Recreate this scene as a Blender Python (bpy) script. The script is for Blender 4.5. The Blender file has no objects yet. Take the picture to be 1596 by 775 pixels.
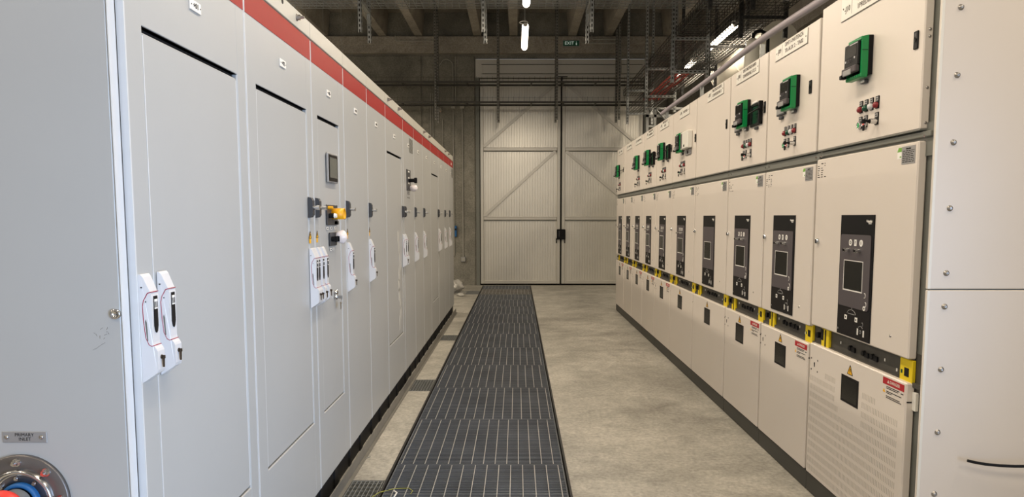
import bpy, bmesh, math, random
from mathutils import Vector, Matrix
random.seed(7)
PI = math.pi
S = bpy.context.scene
COL = S.collection

# ------------------------------------------------------------------ camera
cam_d = bpy.data.cameras.new('camera')
cam = bpy.data.objects.new('camera', cam_d)
COL.objects.link(cam)
S.camera = cam
cam_d.sensor_width = 36
cam_d.lens = 1100 / 1596 * 36
cam_d.shift_x = -0.005
cam_d.shift_y = 0.0316
cam_d.clip_start = 0.05
cam.location = (0, 0, 1.38)
cam.rotation_euler = (math.radians(90) - math.atan(0.0909), 0, 0)

# ------------------------------------------------------------------ world, daylight through the open end behind the camera
W = bpy.data.worlds.new('world')
S.world = W
W.use_nodes = True
bg = W.node_tree.nodes['Background']
bg.inputs[0].default_value = (0.95, 0.96, 1.0, 1)
bg.inputs[1].default_value = 0.5
S.view_settings.view_transform = 'Standard'
S.view_settings.look = 'None'
S.view_settings.gamma = 1
S.view_settings.exposure = 0.0
LAMP_W = 33.0
LAMP_COL = (1.0, 0.85, 0.66)
# added area light for unseen daylight, spread narrowed to the left row's near end
DL = bpy.data.lights.new('daylight', 'AREA'); DL.shape = 'RECTANGLE'; DL.size = 1.8; DL.size_y = 2.2
DL.energy = 34; DL.color = (0.52, 0.70, 1.0); DL.spread = math.radians(58)
dlo = bpy.data.objects.new('daylight', DL); COL.objects.link(dlo)
dlo.location = (3.0, -1.2, 1.0)
dlo.rotation_euler = (Vector((-1.0, 2.3, 1.0)) - Vector((3.0, -1.2, 1.0))).to_track_quat('-Z', 'Y').to_euler()

# ------------------------------------------------------------------ materials
def srgb(r, g, b):
    def f(c):
        c /= 255.0
        return c / 12.92 if c <= 0.04045 else ((c + 0.055) / 1.055) ** 2.4
    return (f(r), f(g), f(b), 1)

def mat(name, col, rough=0.5, metal=0.0, var=0.0, scale=8.0, bump=0.0, bscale=60.0, emit=None, trans=0.0, spec=None, stretch=None):
    m = bpy.data.materials.new(name)
    m.use_nodes = True
    nt = m.node_tree
    b = nt.nodes['Principled BSDF']
    b.inputs['Base Color'].default_value = col
    b.inputs['Roughness'].default_value = rough
    b.inputs['Metallic'].default_value = metal
    if spec is not None:
        b.inputs['Specular IOR Level'].default_value = spec
    tc = nt.nodes.new('ShaderNodeTexCoord')
    mp = nt.nodes.new('ShaderNodeMapping')
    nt.links.new(tc.outputs['Object'], mp.inputs[0])
    if stretch:
        mp.inputs['Scale'].default_value = stretch
    if var > 0:
        n = nt.nodes.new('ShaderNodeTexNoise')
        n.inputs['Scale'].default_value = scale
        n.inputs['Detail'].default_value = 6
        n.inputs['Roughness'].default_value = 0.6
        nt.links.new(mp.outputs[0], n.inputs['Vector'])
        r = nt.nodes.new('ShaderNodeValToRGB')
        r.color_ramp.elements[0].position = 0.3
        r.color_ramp.elements[1].position = 0.7
        r.color_ramp.elements[0].color = tuple(c * (1 - var) for c in col[:3]) + (1,)
        r.color_ramp.elements[1].color = tuple(min(1, c * (1 + var)) for c in col[:3]) + (1,)
        nt.links.new(n.outputs['Fac'], r.inputs[0])
        nt.links.new(r.outputs[0], b.inputs['Base Color'])
    if bump > 0:
        n2 = nt.nodes.new('ShaderNodeTexNoise')
        n2.inputs['Scale'].default_value = bscale
        n2.inputs['Detail'].default_value = 4
        nt.links.new(mp.outputs[0], n2.inputs['Vector'])
        bp = nt.nodes.new('ShaderNodeBump')
        bp.inputs['Strength'].default_value = bump
        bp.inputs['Distance'].default_value = 0.004
        nt.links.new(n2.outputs['Fac'], bp.inputs['Height'])
        nt.links.new(bp.outputs[0], b.inputs['Normal'])
    if emit:
        b.inputs['Emission Color'].default_value = emit[0]
        b.inputs['Emission Strength'].default_value = emit[1]
    if trans:
        b.inputs['Transmission Weight'].default_value = trans
    return m

M = {}
M['grey'] = mat('grey_paint', srgb(172, 174, 174), 0.42, var=0.025, scale=1.5)
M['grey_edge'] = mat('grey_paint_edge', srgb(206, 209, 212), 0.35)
M['beige'] = mat('cream_paint', srgb(212, 203, 186), 0.45)
M['strip'] = mat('pale_grey_paint', srgb(184, 182, 173), 0.45)
M['cream'] = mat('white_paint', srgb(216, 208, 199), 0.36, var=0.02, scale=1.2)
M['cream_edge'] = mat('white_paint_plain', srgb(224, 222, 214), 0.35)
M['red'] = mat('red_paint', srgb(153, 33, 31), 0.5, spec=0.2)
M['black'] = mat('black_plastic', srgb(20, 20, 22), 0.4, spec=0.15)
M['dark'] = mat('dark_recess', srgb(14, 14, 15), 0.8)
M['charcoal'] = mat('charcoal_plastic', srgb(58, 60, 64), 0.45)
M['panelgrey'] = mat('dark_grey_membrane', srgb(84, 79, 82), 0.5, spec=0.2)
M['plastic_white'] = mat('white_plastic', srgb(208, 209, 212), 0.35)
M['white'] = mat('white_print', srgb(235, 233, 228), 0.5)
M['ink'] = mat('black_print', srgb(34, 32, 32), 0.6, spec=0.1)
M['galv'] = mat('galvanised_steel', srgb(150, 152, 150), 0.45, 0.6, var=0.12, scale=14)
M['galv_dark'] = mat('dull_galvanised_steel', srgb(84, 82, 77), 0.55, 0.5, var=0.15, scale=12)
M['frame'] = mat('grey_steel_frame', srgb(118, 120, 114), 0.5, 0.3)
M['chrome'] = mat('chrome', srgb(205, 205, 205), 0.2, 1.0)
M['steel'] = mat('brushed_steel', srgb(165, 162, 158), 0.35, 0.9, var=0.08, scale=30)
M['label_metal'] = mat('anodised_plate', srgb(150, 150, 150), 0.5, 0.3)
M['plinth'] = mat('black_plinth', srgb(18, 18, 19), 0.6)
M['plinth_r'] = mat('dark_grey_plinth', srgb(66, 66, 62), 0.5, 0.3)
M['green'] = mat('green_plastic', srgb(0, 132, 68), 0.35)
M['green_dk'] = mat('dark_green_lens', srgb(8, 72, 52), 0.25)
M['green_lcd'] = mat('dark_lcd_glass', srgb(20, 40, 34), 0.15)
M['red_lens'] = mat('red_lens', srgb(128, 28, 36), 0.3)
M['pink_lens'] = mat('pale_red_lens', srgb(220, 90, 85), 0.35)
M['green_lens'] = mat('bright_green_lens', srgb(50, 165, 90), 0.35)
M['yellow'] = mat('yellow_plastic', srgb(232, 168, 20), 0.4)
M['yellow_p'] = mat('yellow_paint', srgb(222, 196, 20), 0.5)
M['warn'] = mat('warning_yellow', srgb(232, 175, 25), 0.5)
M['danger'] = mat('danger_red', srgb(168, 24, 36), 0.5)
M['screen'] = mat('screen_glass', srgb(26, 26, 24), 0.2, spec=0.25)
M['hmi'] = mat('grey_screen', srgb(96, 98, 92), 0.2)
M['engraved'] = mat('engraved_lettering', srgb(92, 84, 78), 0.6)
M['key_dark'] = mat('dark_bronze_key', srgb(74, 64, 54), 0.4, 0.6)
M['galv_mid'] = mat('grey_galvanised_channel', srgb(128, 126, 120), 0.5, 0.5, var=0.1, scale=12)
M['tray_dark'] = mat('shaded_tray_wire', srgb(62, 60, 56), 0.6, 0.3)  # shade put into the colour: tray wire as a silhouette seen from below
M['galv_black'] = mat('shaded_hanger_steel', srgb(34, 33, 31), 0.6)  # hanger steel darkened, its silhouette shade put into the colour
M['flange'] = mat('dull_steel_flange', srgb(118, 114, 112), 0.42, 0.75, var=0.12, scale=10)
M['maroon'] = mat('maroon_seam', srgb(150, 22, 62), 0.45)
M['lgreen'] = mat('leaf_green_print', srgb(110, 165, 60), 0.5)
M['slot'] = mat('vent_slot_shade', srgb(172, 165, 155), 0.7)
M['grating'] = mat('slate_grating', srgb(92, 97, 104), 0.5, 0.1, var=0.25, scale=3)
M['grating_lt'] = mat('pale_grating', srgb(120, 118, 112), 0.5, 0.3, var=0.2, scale=3)  # lighter grey than the other grating panels
M['rod'] = mat('grating_rod', srgb(158, 158, 156), 0.5, 0.2)
M['blue'] = mat('blue_rubber', srgb(24, 92, 150), 0.5)
M['coupling'] = mat('red_coupling', srgb(226, 62, 52), 0.4)
M['pipe'] = mat('grey_pipe', srgb(140, 142, 140), 0.35, 0.4)
M['conduit'] = mat('mauve_grey_conduit', srgb(168, 160, 168), 0.45)
M['wallbox'] = mat('grey_conduit_plastic', srgb(158, 156, 148), 0.5)
M['redcable'] = mat('red_cable', srgb(214, 84, 70), 0.5)
M['whitepaint'] = mat('white_duct_paint', srgb(232, 228, 214), 0.4)
M['poly'] = mat('clear_film', srgb(210, 208, 202), 0.25, trans=0.35)
M['wire_yg'] = mat('yellow_green_wire', srgb(160, 160, 60), 0.5)
M['lamp'] = mat('lamp_diffuser', srgb(250, 245, 235), 0.4, emit=((1.0, 0.87, 0.70, 1), 8.5))
M['exitg'] = mat('exit_green', srgb(10, 88, 58), 0.4)
M['exitw'] = mat('exit_white', srgb(220, 235, 225), 0.4, emit=((0.8, 1, 0.9, 1), 0.25))
M['door'] = mat('ribbed_door_sheet', srgb(222, 219, 210), 0.32, 0.5, var=0.04, scale=2)
M['doorframe'] = mat('door_frame_metal', srgb(205, 202, 194), 0.36, 0.4)
M['bag'] = mat('white_film_bag', srgb(230, 222, 220), 0.3)
M['brass'] = mat('brass_keys', srgb(170, 150, 100), 0.35, 0.8)

def concrete(name, c1, c2, c3, rough, scale=1.6, bump=0.25, joints=None, grain=40):
    m = bpy.data.materials.new(name)
    m.use_nodes = True
    nt = m.node_tree
    b = nt.nodes['Principled BSDF']
    b.inputs['Roughness'].default_value = rough
    tc = nt.nodes.new('ShaderNodeTexCoord')
    n1 = nt.nodes.new('ShaderNodeTexNoise'); n1.inputs['Scale'].default_value = scale; n1.inputs['Detail'].default_value = 9; n1.inputs['Roughness'].default_value = 0.62
    n2 = nt.nodes.new('ShaderNodeTexNoise'); n2.inputs['Scale'].default_value = grain; n2.inputs['Detail'].default_value = 5; n2.inputs['Roughness'].default_value = 0.7
    n3 = nt.nodes.new('ShaderNodeTexNoise'); n3.inputs['Scale'].default_value = scale * 3.1; n3.inputs['Detail'].default_value = 4; n3.inputs['Distortion'].default_value = 1.5
    for n in (n1, n2, n3):
        nt.links.new(tc.outputs['Object'], n.inputs['Vector'])
    r = nt.nodes.new('ShaderNodeValToRGB')
    e = r.color_ramp.elements
    e[0].position = 0.28; e[0].color = c1
    e[1].position = 0.75; e[1].color = c3
    k = r.color_ramp.elements.new(0.5); k.color = c2
    nt.links.new(n1.outputs['Fac'], r.inputs[0])
    mx = nt.nodes.new('ShaderNodeMix'); mx.data_type = 'RGBA'; mx.blend_type = 'OVERLAY'
    mx.inputs[0].default_value = 0.8
    nt.links.new(r.outputs[0], mx.inputs[6]); nt.links.new(n2.outputs['Fac'], mx.inputs[7])
    mx2 = nt.nodes.new('ShaderNodeMix'); mx2.data_type = 'RGBA'; mx2.blend_type = 'OVERLAY'
    mx2.inputs[0].default_value = 0.4
    nt.links.new(mx.outputs[2], mx2.inputs[6]); nt.links.new(n3.outputs['Fac'], mx2.inputs[7])
    nt.links.new(mx2.outputs[2], b.inputs['Base Color'])
    bp = nt.nodes.new('ShaderNodeBump'); bp.inputs['Strength'].default_value = bump; bp.inputs['Distance'].default_value = 0.01
    nt.links.new(n2.outputs['Fac'], bp.inputs['Height'])
    nt.links.new(bp.outputs[0], b.inputs['Normal'])
    return m

M['floor'] = concrete('floor_concrete', srgb(130, 127, 119), srgb(166, 163, 154), srgb(194, 190, 180), 0.5, 1.3)
M['wall'] = concrete('wall_concrete', srgb(104, 103, 96), srgb(128, 126, 117), srgb(152, 149, 138), 0.8, 0.8, 0.3)
M['ceil'] = concrete('ceiling_concrete', srgb(136, 131, 122), srgb(150, 144, 134), srgb(164, 157, 145), 0.85, 0.8, 0.2)
M['agg'] = concrete('exposed_aggregate', srgb(110, 104, 88), srgb(150, 142, 120), srgb(190, 180, 156), 0.9, 14, 0.6, grain=70)

# ------------------------------------------------------------------ mesh builder
class MB:
    def __init__(s):
        s.v = []; s.f = []; s.m = []; s.sm = []
    def add(s, vs, fs, m=0, smooth=False):
        o = len(s.v)
        s.v += [tuple(v) for v in vs]
        for f in fs:
            s.f.append(tuple(i + o for i in f)); s.m.append(m); s.sm.append(smooth)
        return s
    def box(s, x0, x1, y0, y1, z0, z1, m=0, b=0.0):
        lo = (min(x0, x1), min(y0, y1), min(z0, z1)); hi = (max(x0, x1), max(y0, y1), max(z0, z1))
        if b <= 0:
            vs = [(x, y, z) for x in (lo[0], hi[0]) for y in (lo[1], hi[1]) for z in (lo[2], hi[2])]
            return s.add(vs, [(0, 1, 3, 2), (4, 6, 7, 5), (0, 4, 5, 1), (2, 3, 7, 6), (0, 2, 6, 4), (1, 5, 7, 3)], m)
        b = min(b, *(0.45 * (hi[i] - lo[i]) for i in range(3)))
        vs = []; idx = {}
        for sx in (0, 1):
            for sy in (0, 1):
                for sz in (0, 1):
                    c = (sx, sy, sz)
                    for ax in range(3):      # vertex lying on the face normal to ax
                        p = []
                        for i in range(3):
                            e = (lo[i], hi[i])[c[i]]
                            if i != ax:
                                e += b if c[i] == 0 else -b
                            p.append(e)
                        idx[(c, ax)] = len(vs); vs.append(tuple(p))
        fs = []
        for ax in range(3):
            o = [i for i in range(3) if i != ax]
            for side in (0, 1):
                q = []
                for a_, b_ in ((0, 0), (1, 0), (1, 1), (0, 1)):
                    c = [0, 0, 0]; c[ax] = side; c[o[0]] = a_; c[o[1]] = b_
                    q.append(idx[(tuple(c), ax)])
                fs.append(tuple(q))
            for a_ in (0, 1):
                for b_ in (0, 1):
                    c0 = [0, 0, 0]; c1 = [0, 0, 0]
                    c0[ax] = 0; c1[ax] = 1
                    c0[o[0]] = c1[o[0]] = a_; c0[o[1]] = c1[o[1]] = b_
                    c0 = tuple(c0); c1 = tuple(c1)
                    fs.append((idx[(c0, o[0])], idx[(c1, o[0])], idx[(c1, o[1])], idx[(c0, o[1])]))
        for sx in (0, 1):
            for sy in (0, 1):
                for sz in (0, 1):
                    c = (sx, sy, sz)
                    fs.append((idx[(c, 0)], idx[(c, 1)], idx[(c, 2)]))
        return s.add(vs, fs, m)
    def cyl(s, p0, p1, r0, r1=None, seg=14, m=0, smooth=True):
        r1 = r0 if r1 is None else r1
        p0 = Vector(p0); p1 = Vector(p1)
        d = (p1 - p0).normalized()
        a = d.orthogonal().normalized(); b = d.cross(a)
        ring = lambda p, r: [p + r * (math.cos(2 * PI * k / seg) * a + math.sin(2 * PI * k / seg) * b) for k in range(seg)]
        vs = ring(p0, r0) + ring(p1, r1)
        s.add(vs, [(k, (k + 1) % seg, seg + (k + 1) % seg, seg + k) for k in range(seg)], m, smooth)
        s.add(ring(p0, r0), [tuple(range(seg))], m)
        s.add(ring(p1, r1), [tuple(range(seg))], m)
        return s
    def tube(s, pts, r, seg=8, m=0):
        pts = [Vector(p) for p in pts]
        rings = []
        d0 = (pts[1] - pts[0]).normalized()
        a = d0.orthogonal().normalized()
        for i, p in enumerate(pts):
            d = (pts[min(i + 1, len(pts) - 1)] - pts[max(i - 1, 0)]).normalized()
            a = (a - a.dot(d) * d).normalized(); b = d.cross(a)
            rings += [p + r * (math.cos(2 * PI * k / seg) * a + math.sin(2 * PI * k / seg) * b) for k in range(seg)]
        fs = []
        for i in range(len(pts) - 1):
            for k in range(seg):
                fs.append((i * seg + k, i * seg + (k + 1) % seg, (i + 1) * seg + (k + 1) % seg, (i + 1) * seg + k))
        s.add(rings, fs, m, True)
        s.add(rings[:seg], [tuple(range(seg))], m); s.add(rings[-seg:], [tuple(range(seg))], m)
        return s
    def prism(s, pts, axis, a0, a1, m=0):
        """pts: 2-D outline in the two axes other than `axis` (in x,y,z order)"""
        def put(p, a):
            q = list(p); q.insert(axis, a); return tuple(q)
        n = len(pts)
        vs = [put(p, a0) for p in pts] + [put(p, a1) for p in pts]
        fs = [(k, (k + 1) % n, n + (k + 1) % n, n + k) for k in range(n)] + [tuple(range(n)), tuple(range(n, 2 * n))]
        return s.add(vs, fs, m)
    def lathe(s, prof, c, axis=(0, -1, 0), seg=40, m=0, smooth=True):
        """prof: (radius, height along axis)"""
        c = Vector(c); d = Vector(axis).normalized(); a = d.orthogonal().normalized(); b = d.cross(a)
        vs = []
        for r, h in prof:
            vs += [c + d * h + r * (math.cos(2 * PI * k / seg) * a + math.sin(2 * PI * k / seg) * b) for k in range(seg)]
        fs = []
        for i in range(len(prof) - 1):
            for k in range(seg):
                fs.append((i * seg + k, i * seg + (k + 1) % seg, (i + 1) * seg + (k + 1) % seg, (i + 1) * seg + k))
        return s.add(vs, fs, m, smooth)
    def text(s, body, size, x, y, z, m=0, align='CENTER', width=None, depth=0.0006):
        """lettering standing in the local x-z plane, facing -y"""
        cu = bpy.data.curves.new('t', 'FONT')
        cu.body = body; cu.size = size; cu.align_x = align; cu.align_y = 'CENTER'; cu.extrude = depth; cu.resolution_u = 2
        o = bpy.data.objects.new('t', cu)
        COL.objects.link(o)
        dg = bpy.context.evaluated_depsgraph_get()
        me = bpy.data.meshes.new_from_object(o.evaluated_get(dg))
        vs = [v.co.copy() for v in me.vertices]; fs = [tuple(p.vertices) for p in me.polygons]
        bpy.data.objects.remove(o); bpy.data.curves.remove(cu); bpy.data.meshes.remove(me)
        k = 1.0
        if width and vs:
            w = max(v.x for v in vs) - min(v.x for v in vs)
            k = width / w if w > 0 else 1
        return s.add([(x + v.x * k, y - v.z, z + v.y) for v in vs], fs, m)
    def build(s, name, mats, parent=None, loc=None, merge=False):
        me = bpy.data.meshes.new(name)
        me.from_pydata(s.v, [], s.f)
        if not isinstance(mats, (list, tuple)):
            mats = [mats]
        for k in mats:
            me.materials.append(M[k] if isinstance(k, str) else k)
        me.polygons.foreach_set('material_index', s.m)
        me.polygons.foreach_set('use_smooth', s.sm)
        bm = bmesh.new(); bm.from_mesh(me)
        bmesh.ops.remove_doubles(bm, verts=bm.verts, dist=1e-6) if merge else None
        bmesh.ops.recalc_face_normals(bm, faces=bm.faces)
        bm.to_mesh(me); bm.free()
        o = bpy.data.objects.new(name, me)
        COL.objects.link(o)
        if parent: o.parent = parent
        if loc: o.location = loc
        return o

def empty(name, loc, rz=0.0, label=None, cat=None, group=None, kind=None):
    o = bpy.data.objects.new(name, None)
    COL.objects.link(o)
    o.empty_display_size = 0.1
    o.location = loc; o.rotation_euler = (0, 0, rz)
    tag(o, label, cat, group, kind)
    return o

def tag(o, label=None, cat=None, group=None, kind=None):
    if label: o['label'] = label
    if cat: o['category'] = cat
    if group: o['group'] = group
    if kind: o['kind'] = kind
    return o

def copy_tree(o, parent=None):
    c = o.copy(); COL.objects.link(c); c.parent = parent
    for ch in list(o.children):
        copy_tree(ch, c)
    return c

def structure(o, label=None, cat=None):
    o['kind'] = 'structure'
    if label: o['label'] = label
    if cat: o['category'] = cat
    return o

# ================================================================== THE HALL
TR0, TR1 = -0.685, 0.27      # walkway trench
XC = [(3.20, 3.60), (5.50, 5.90), (7.80, 8.17), (12.52, 13.12)]   # cross trenches to the left row
mb = MB()
mb.box(TR1, 6.2, -7, 14.6, -0.25, 0)
mb.box(-8.5, -1.7, -7, 14.6, -0.25, 0)
y = -7.0
for a, b in XC:
    mb.box(-1.7, TR0, y, a, -0.25, 0); y = b
mb.box(-1.7, TR0, y, 14.6, -0.25, 0)
mb.box(TR0, TR1, -7, 1.25, -0.25, 0)
mb.box(-1.75, TR1, 1.2, 14.6, -0.6, -0.55)
mb.box(TR0, TR1, 14.15, 14.6, -0.6, 0)
structure(mb.build('floor', 'floor'), 'worn beige concrete floor of the hall', 'floor')

YW = 14.2
mb = MB()      # end wall with the gate opening X -0.82..2.56, Z 0..4.47
mb.box(-8.5, -0.82, YW, YW + 0.35, 0, 5.35)
mb.box(2.56, 6.2, YW, YW + 0.35, 0, 5.35)
mb.box(-0.82, 2.56, YW, YW + 0.012, 4.468, 5.35); mb.box(-0.82, 2.56, YW + 0.012, YW + 0.35, 4.62, 5.35)
# panel joints
structure(mb.build('wall_back', 'wall'), 'dark bare concrete end wall around the gate', 'wall')
mb = MB()
for x0, x1, z0, z1 in ((-8.5, -3.35, 0.0, 4.52), (-3.33, -1.89, 0.0, 4.52), (-1.86, -0.84, 0, 4.52), (2.62, 2.95, 0, 4.52)):
    mb.box(x0, x1, YW - 0.02, YW + 0.01, z0, z1, 0, 0.006)
mb.box(2.97, 6.2, YW - 0.5, YW + 0.01, 0, 4.52, 0, 0.01)
structure(mb.build('trim_1', 'wall'), 'flat concrete wall panels beside the gate', 'wall panel')
mb = MB()
mb.box(-8.5, 6.2, YW - 0.16, YW + 0.0, 4.55, 4.86, 0, 0.01)
mb.box(-8.5, 6.2, YW - 0.19, YW - 0.15, 4.70, 4.86, 0, 0.01)
structure(mb.build('trim_2', 'ceil'), 'concrete edge beam under the ceiling on the end wall', 'beam')
structure(MB().box(-8.85, -8.5, -7, 14.6, 0, 5.35).build('wall_left', 'wall'), 'concrete wall far beyond the left cabinets', 'wall')
structure(MB().box(6.2, 6.5, 1.2, 14.6, 0, 5.35).box(6.2, 6.5, -7, 1.2, 0, 5.35).build('wall_right', 'agg'), 'exposed aggregate side wall behind the right switchgear', 'wall')
mb = MB()
mb.box(-8.5, 6.2, -7, 14.6, 5.35, 5.6)
x = -2.61 - 1.84 * 3
while x < 6:
    for c in (x, x + 0.70):
        mb.prism([(c - 0.12, 5.35), (c + 0.12, 5.35), (c + 0.075, 4.87), (c - 0.075, 4.87)], 1, -7, YW - 0.1)
    x += 1.84
structure(mb.build('ceiling', 'ceil'), 'dark concrete ceiling of ribbed double tee slabs', 'ceiling')
# side beam on the right
structure(MB().box(4.3, 4.9, -7, 14.0, 4.25, 5.35, 0, 0.02).build('trim_3', 'ceil'), 'concrete beam running along the right side', 'beam')

# ------------------------------------------------------------------ gate
gate = empty('door_1', (0.87, YW, 0), 0, 'tall grey metal double gate in the end wall', 'gate', kind='structure')
gx = 0.87
mb = MB()
mb.box(-0.818 - gx, -0.745 - gx, -0.03, 0.16, 0, 4.45, 2, 0.004)
mb.box(2.505 - gx, 2.558 - gx, -0.03, 0.16, 0, 4.45, 2, 0.004)
mb.box(-0.818 - gx, 2.558 - gx, -0.032, 0.16, 4.10, 4.456, 0, 0.004)
mb.box(-0.68 - gx, 2.44 - gx, -0.042, -0.03, 4.18, 4.35, 0, 0.004)
mb.box(-0.74 - gx, 2.5 - gx, -0.045, -0.03, 4.12, 4.145, 0)
mb.box(-0.70 - gx, 2.46 - gx, -0.0435, -0.03, 4.352, 4.358, 1)
mb.box(-0.70 - gx, 2.46 - gx, -0.0435, -0.03, 4.172, 4.178, 1)
mb.box(-0.79 - gx, 2.55 - gx, 0.09, 0.12, 0, 4.12, 1)  # added dark back plate, blocks light leaking past the leaves
mb.build('gate_frame', ['doorframe', 'dark', 'frame'], gate)
def leaf(x0, x1, diag):
    w = x1 - x0
    zt = 4.085; zb = 0.03
    mb = MB()
    # vertical ribbed sheet
    n = 0; x = 0.06; p = 0.052
    zs = (zb + 0.06, zt - 0.06)
    pts = []
    while x < w - 0.06 - p * 0.5:
        pts += [(x, 0.035), (x + p * 0.78, 0.035), (x + p * 0.82, 0.043), (x + p * 0.96, 0.043)]
        x += p
    pts.append((w - 0.06, 0.035))
    vs = [(a, b, z) for z in zs for a, b in pts]
    k = len(pts)
    mb.add(vs, [(i, i + 1, k + i + 1, k + i) for i in range(k - 1)])
    mb.box(0.05, w - 0.05, 0.046, 0.06, zs[0], zs[1])
    L = mb.build('gate_leaf', 'door', gate)
    L.location = (x0 - gx, 0, 0)
    mb = MB()
    f = 0.065
    mb.box(0, f, 0, 0.06, zb, zt, 0, 0.006); mb.box(w - f, w, 0, 0.06, zb, zt, 0, 0.006)
    mb.box(f, w - f, 0, 0.06, zb, zb + 0.06, 0, 0.006); mb.box(f, w - f, 0, 0.06, zt - f, zt, 0, 0.006)
    for z in (1.345, 2.715):
        mb.box(f, w - f, -0.008, 0.05, z - 0.033, z + 0.033, 0, 0.01)
    for (a, c) in diag:
        a = Vector(a); c = Vector(c); d = (c - a).normalized(); nn = Vector((-d.y, d.x)) * 0.028
        mb.prism([tuple(a + nn), tuple(c + nn), tuple(c - nn), tuple(a - nn)], 1, 0.0, 0.034)
    # thin dark shadow joint lines
    for z in (1.345, 2.715):
        mb.box(f, w - f, 0.001, 0.034, z - 0.045, z - 0.037, 1)
    mb.build('leaf_frame', ['doorframe', 'frame'], L)
    return L
w1 = 0.843 + 0.735
leaf(-0.735, 0.862, [((0.07, 1.39), (w1 - 0.08, 2.68)), ((0.07, 2.77), (w1 - 0.10, 3.98))])
leaf(0.893, 2.495, [((w1 - 0.07, 1.50), (0.08, 2.68)), ((w1 - 0.02, 2.77), (0.09, 3.98))])
mb = MB()
mb.box(0.792 - gx, 0.965 - gx, -0.09, -0.01, 0.93, 1.13, 0, 0.01)
mb.box(0.78 - gx, 0.80 - gx, -0.03, -0.008, 0.85, 0.95, 0, 0.003); mb.box(0.945 - gx, 0.965 - gx, -0.03, -0.008, 0.85, 0.95, 0, 0.003)
mb.box(0.83 - gx, 0.845 - gx, -0.094, -0.09, 0.98, 1.10, 1)
mb.build('gate_lock', ['black', 'charcoal'], gate)
MB().box(0.864 - gx, 0.891 - gx, 0.02, 0.05, 0.02, 4.1, 0).box(0.77 - gx, 0.99 - gx, -0.055, -0.045, 4.105, 4.125, 0).box(0.87 - gx, 0.89 - gx, -0.05, -0.02, 3.9, 4.11).build('center_seal', 'dark', gate)

# ------------------------------------------------------------------ ceiling luminaires, a regular grid over the hall
def make_luminaire():
    r = empty('tube_luminaire', (0, 0, 0))
    mb = MB()
    mb.lathe([(0.0, -0.57), (0.028, -0.568), (0.038, -0.55), (0.041, -0.52), (0.041, 0.52), (0.038, 0.55), (0.028, 0.568), (0, 0.57)], (0, 0, 0), (0, 1, 0), 20)
    mb.build('diffuser', 'lamp', r)
    for s_ in (-1, 1):
        m2 = MB(); m2.cyl((0, s_ * 0.565, 0.012), (0, s_ * 0.60, 0.012), 0.028, 0.024)
        m2.build('end_cap', 'wallbox', r)
        m3 = MB(); m3.cyl((0, s_ * 0.56, 0.03), (0, s_ * 0.56, 1.645), 0.0025, seg=6)
        m3.build('suspension_wire', 'galv', r)
    m4 = MB()
    m4.tube([(0.03 + 0.05 * math.cos(t) - 0.05, -0.60 - 0.0 * t, 0.03 + 0.018 * math.sin(t)) for t in [k * PI / 6 for k in range(13)]], 0.005, 6)
    m4.build('cable_loop', 'white', r)
    ld = bpy.data.lights.new('lamp_light', 'AREA'); ld.shape = 'RECTANGLE'; ld.size = 0.08; ld.size_y = 1.1
    ld.energy = LAMP_W; ld.color = LAMP_COL
    lo = bpy.data.objects.new('lamp_light', ld); COL.objects.link(lo); lo.parent = r; lo.location = (0, 0, -0.055)
    return r
lum = make_luminaire()
first = True
names_row = {0.1: 'over the middle aisle', -2.9: 'beyond the left cabinets', -5.8: 'farthest left of the hall', 2.66: 'above the right switchgear'}
for X in (0.1, 2.66, -2.9, -5.8):
    for i, Y in enumerate((9.42, 7.42, 5.42, 3.42, 1.42, -0.58) + (() if X == 0.1 else (11.42,))):  # side rows get an added far lamp to brighten the gate
        if X == 2.66 and i == 1: continue
        o = lum if first else copy_tree(lum)
        first = False
        o.location = (X, Y, 3.70)
        if X == 0.1 and i == 0: lb = 'glowing white tube lamp hanging in full view before the gate'
        elif X == 0.1 and i == 1: lb = 'glowing white tube lamp cut by the top edge beside the wire tray'
        elif X == 2.66 and i == 0: lb = 'bright white tube lamp beside the white duct above the right switchgear'
        else: lb = 'white tube lamp in the row ' + names_row[X]
        tag(o, lb, 'ceiling lamp', 'suspended tube lamps of the hall')

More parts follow.
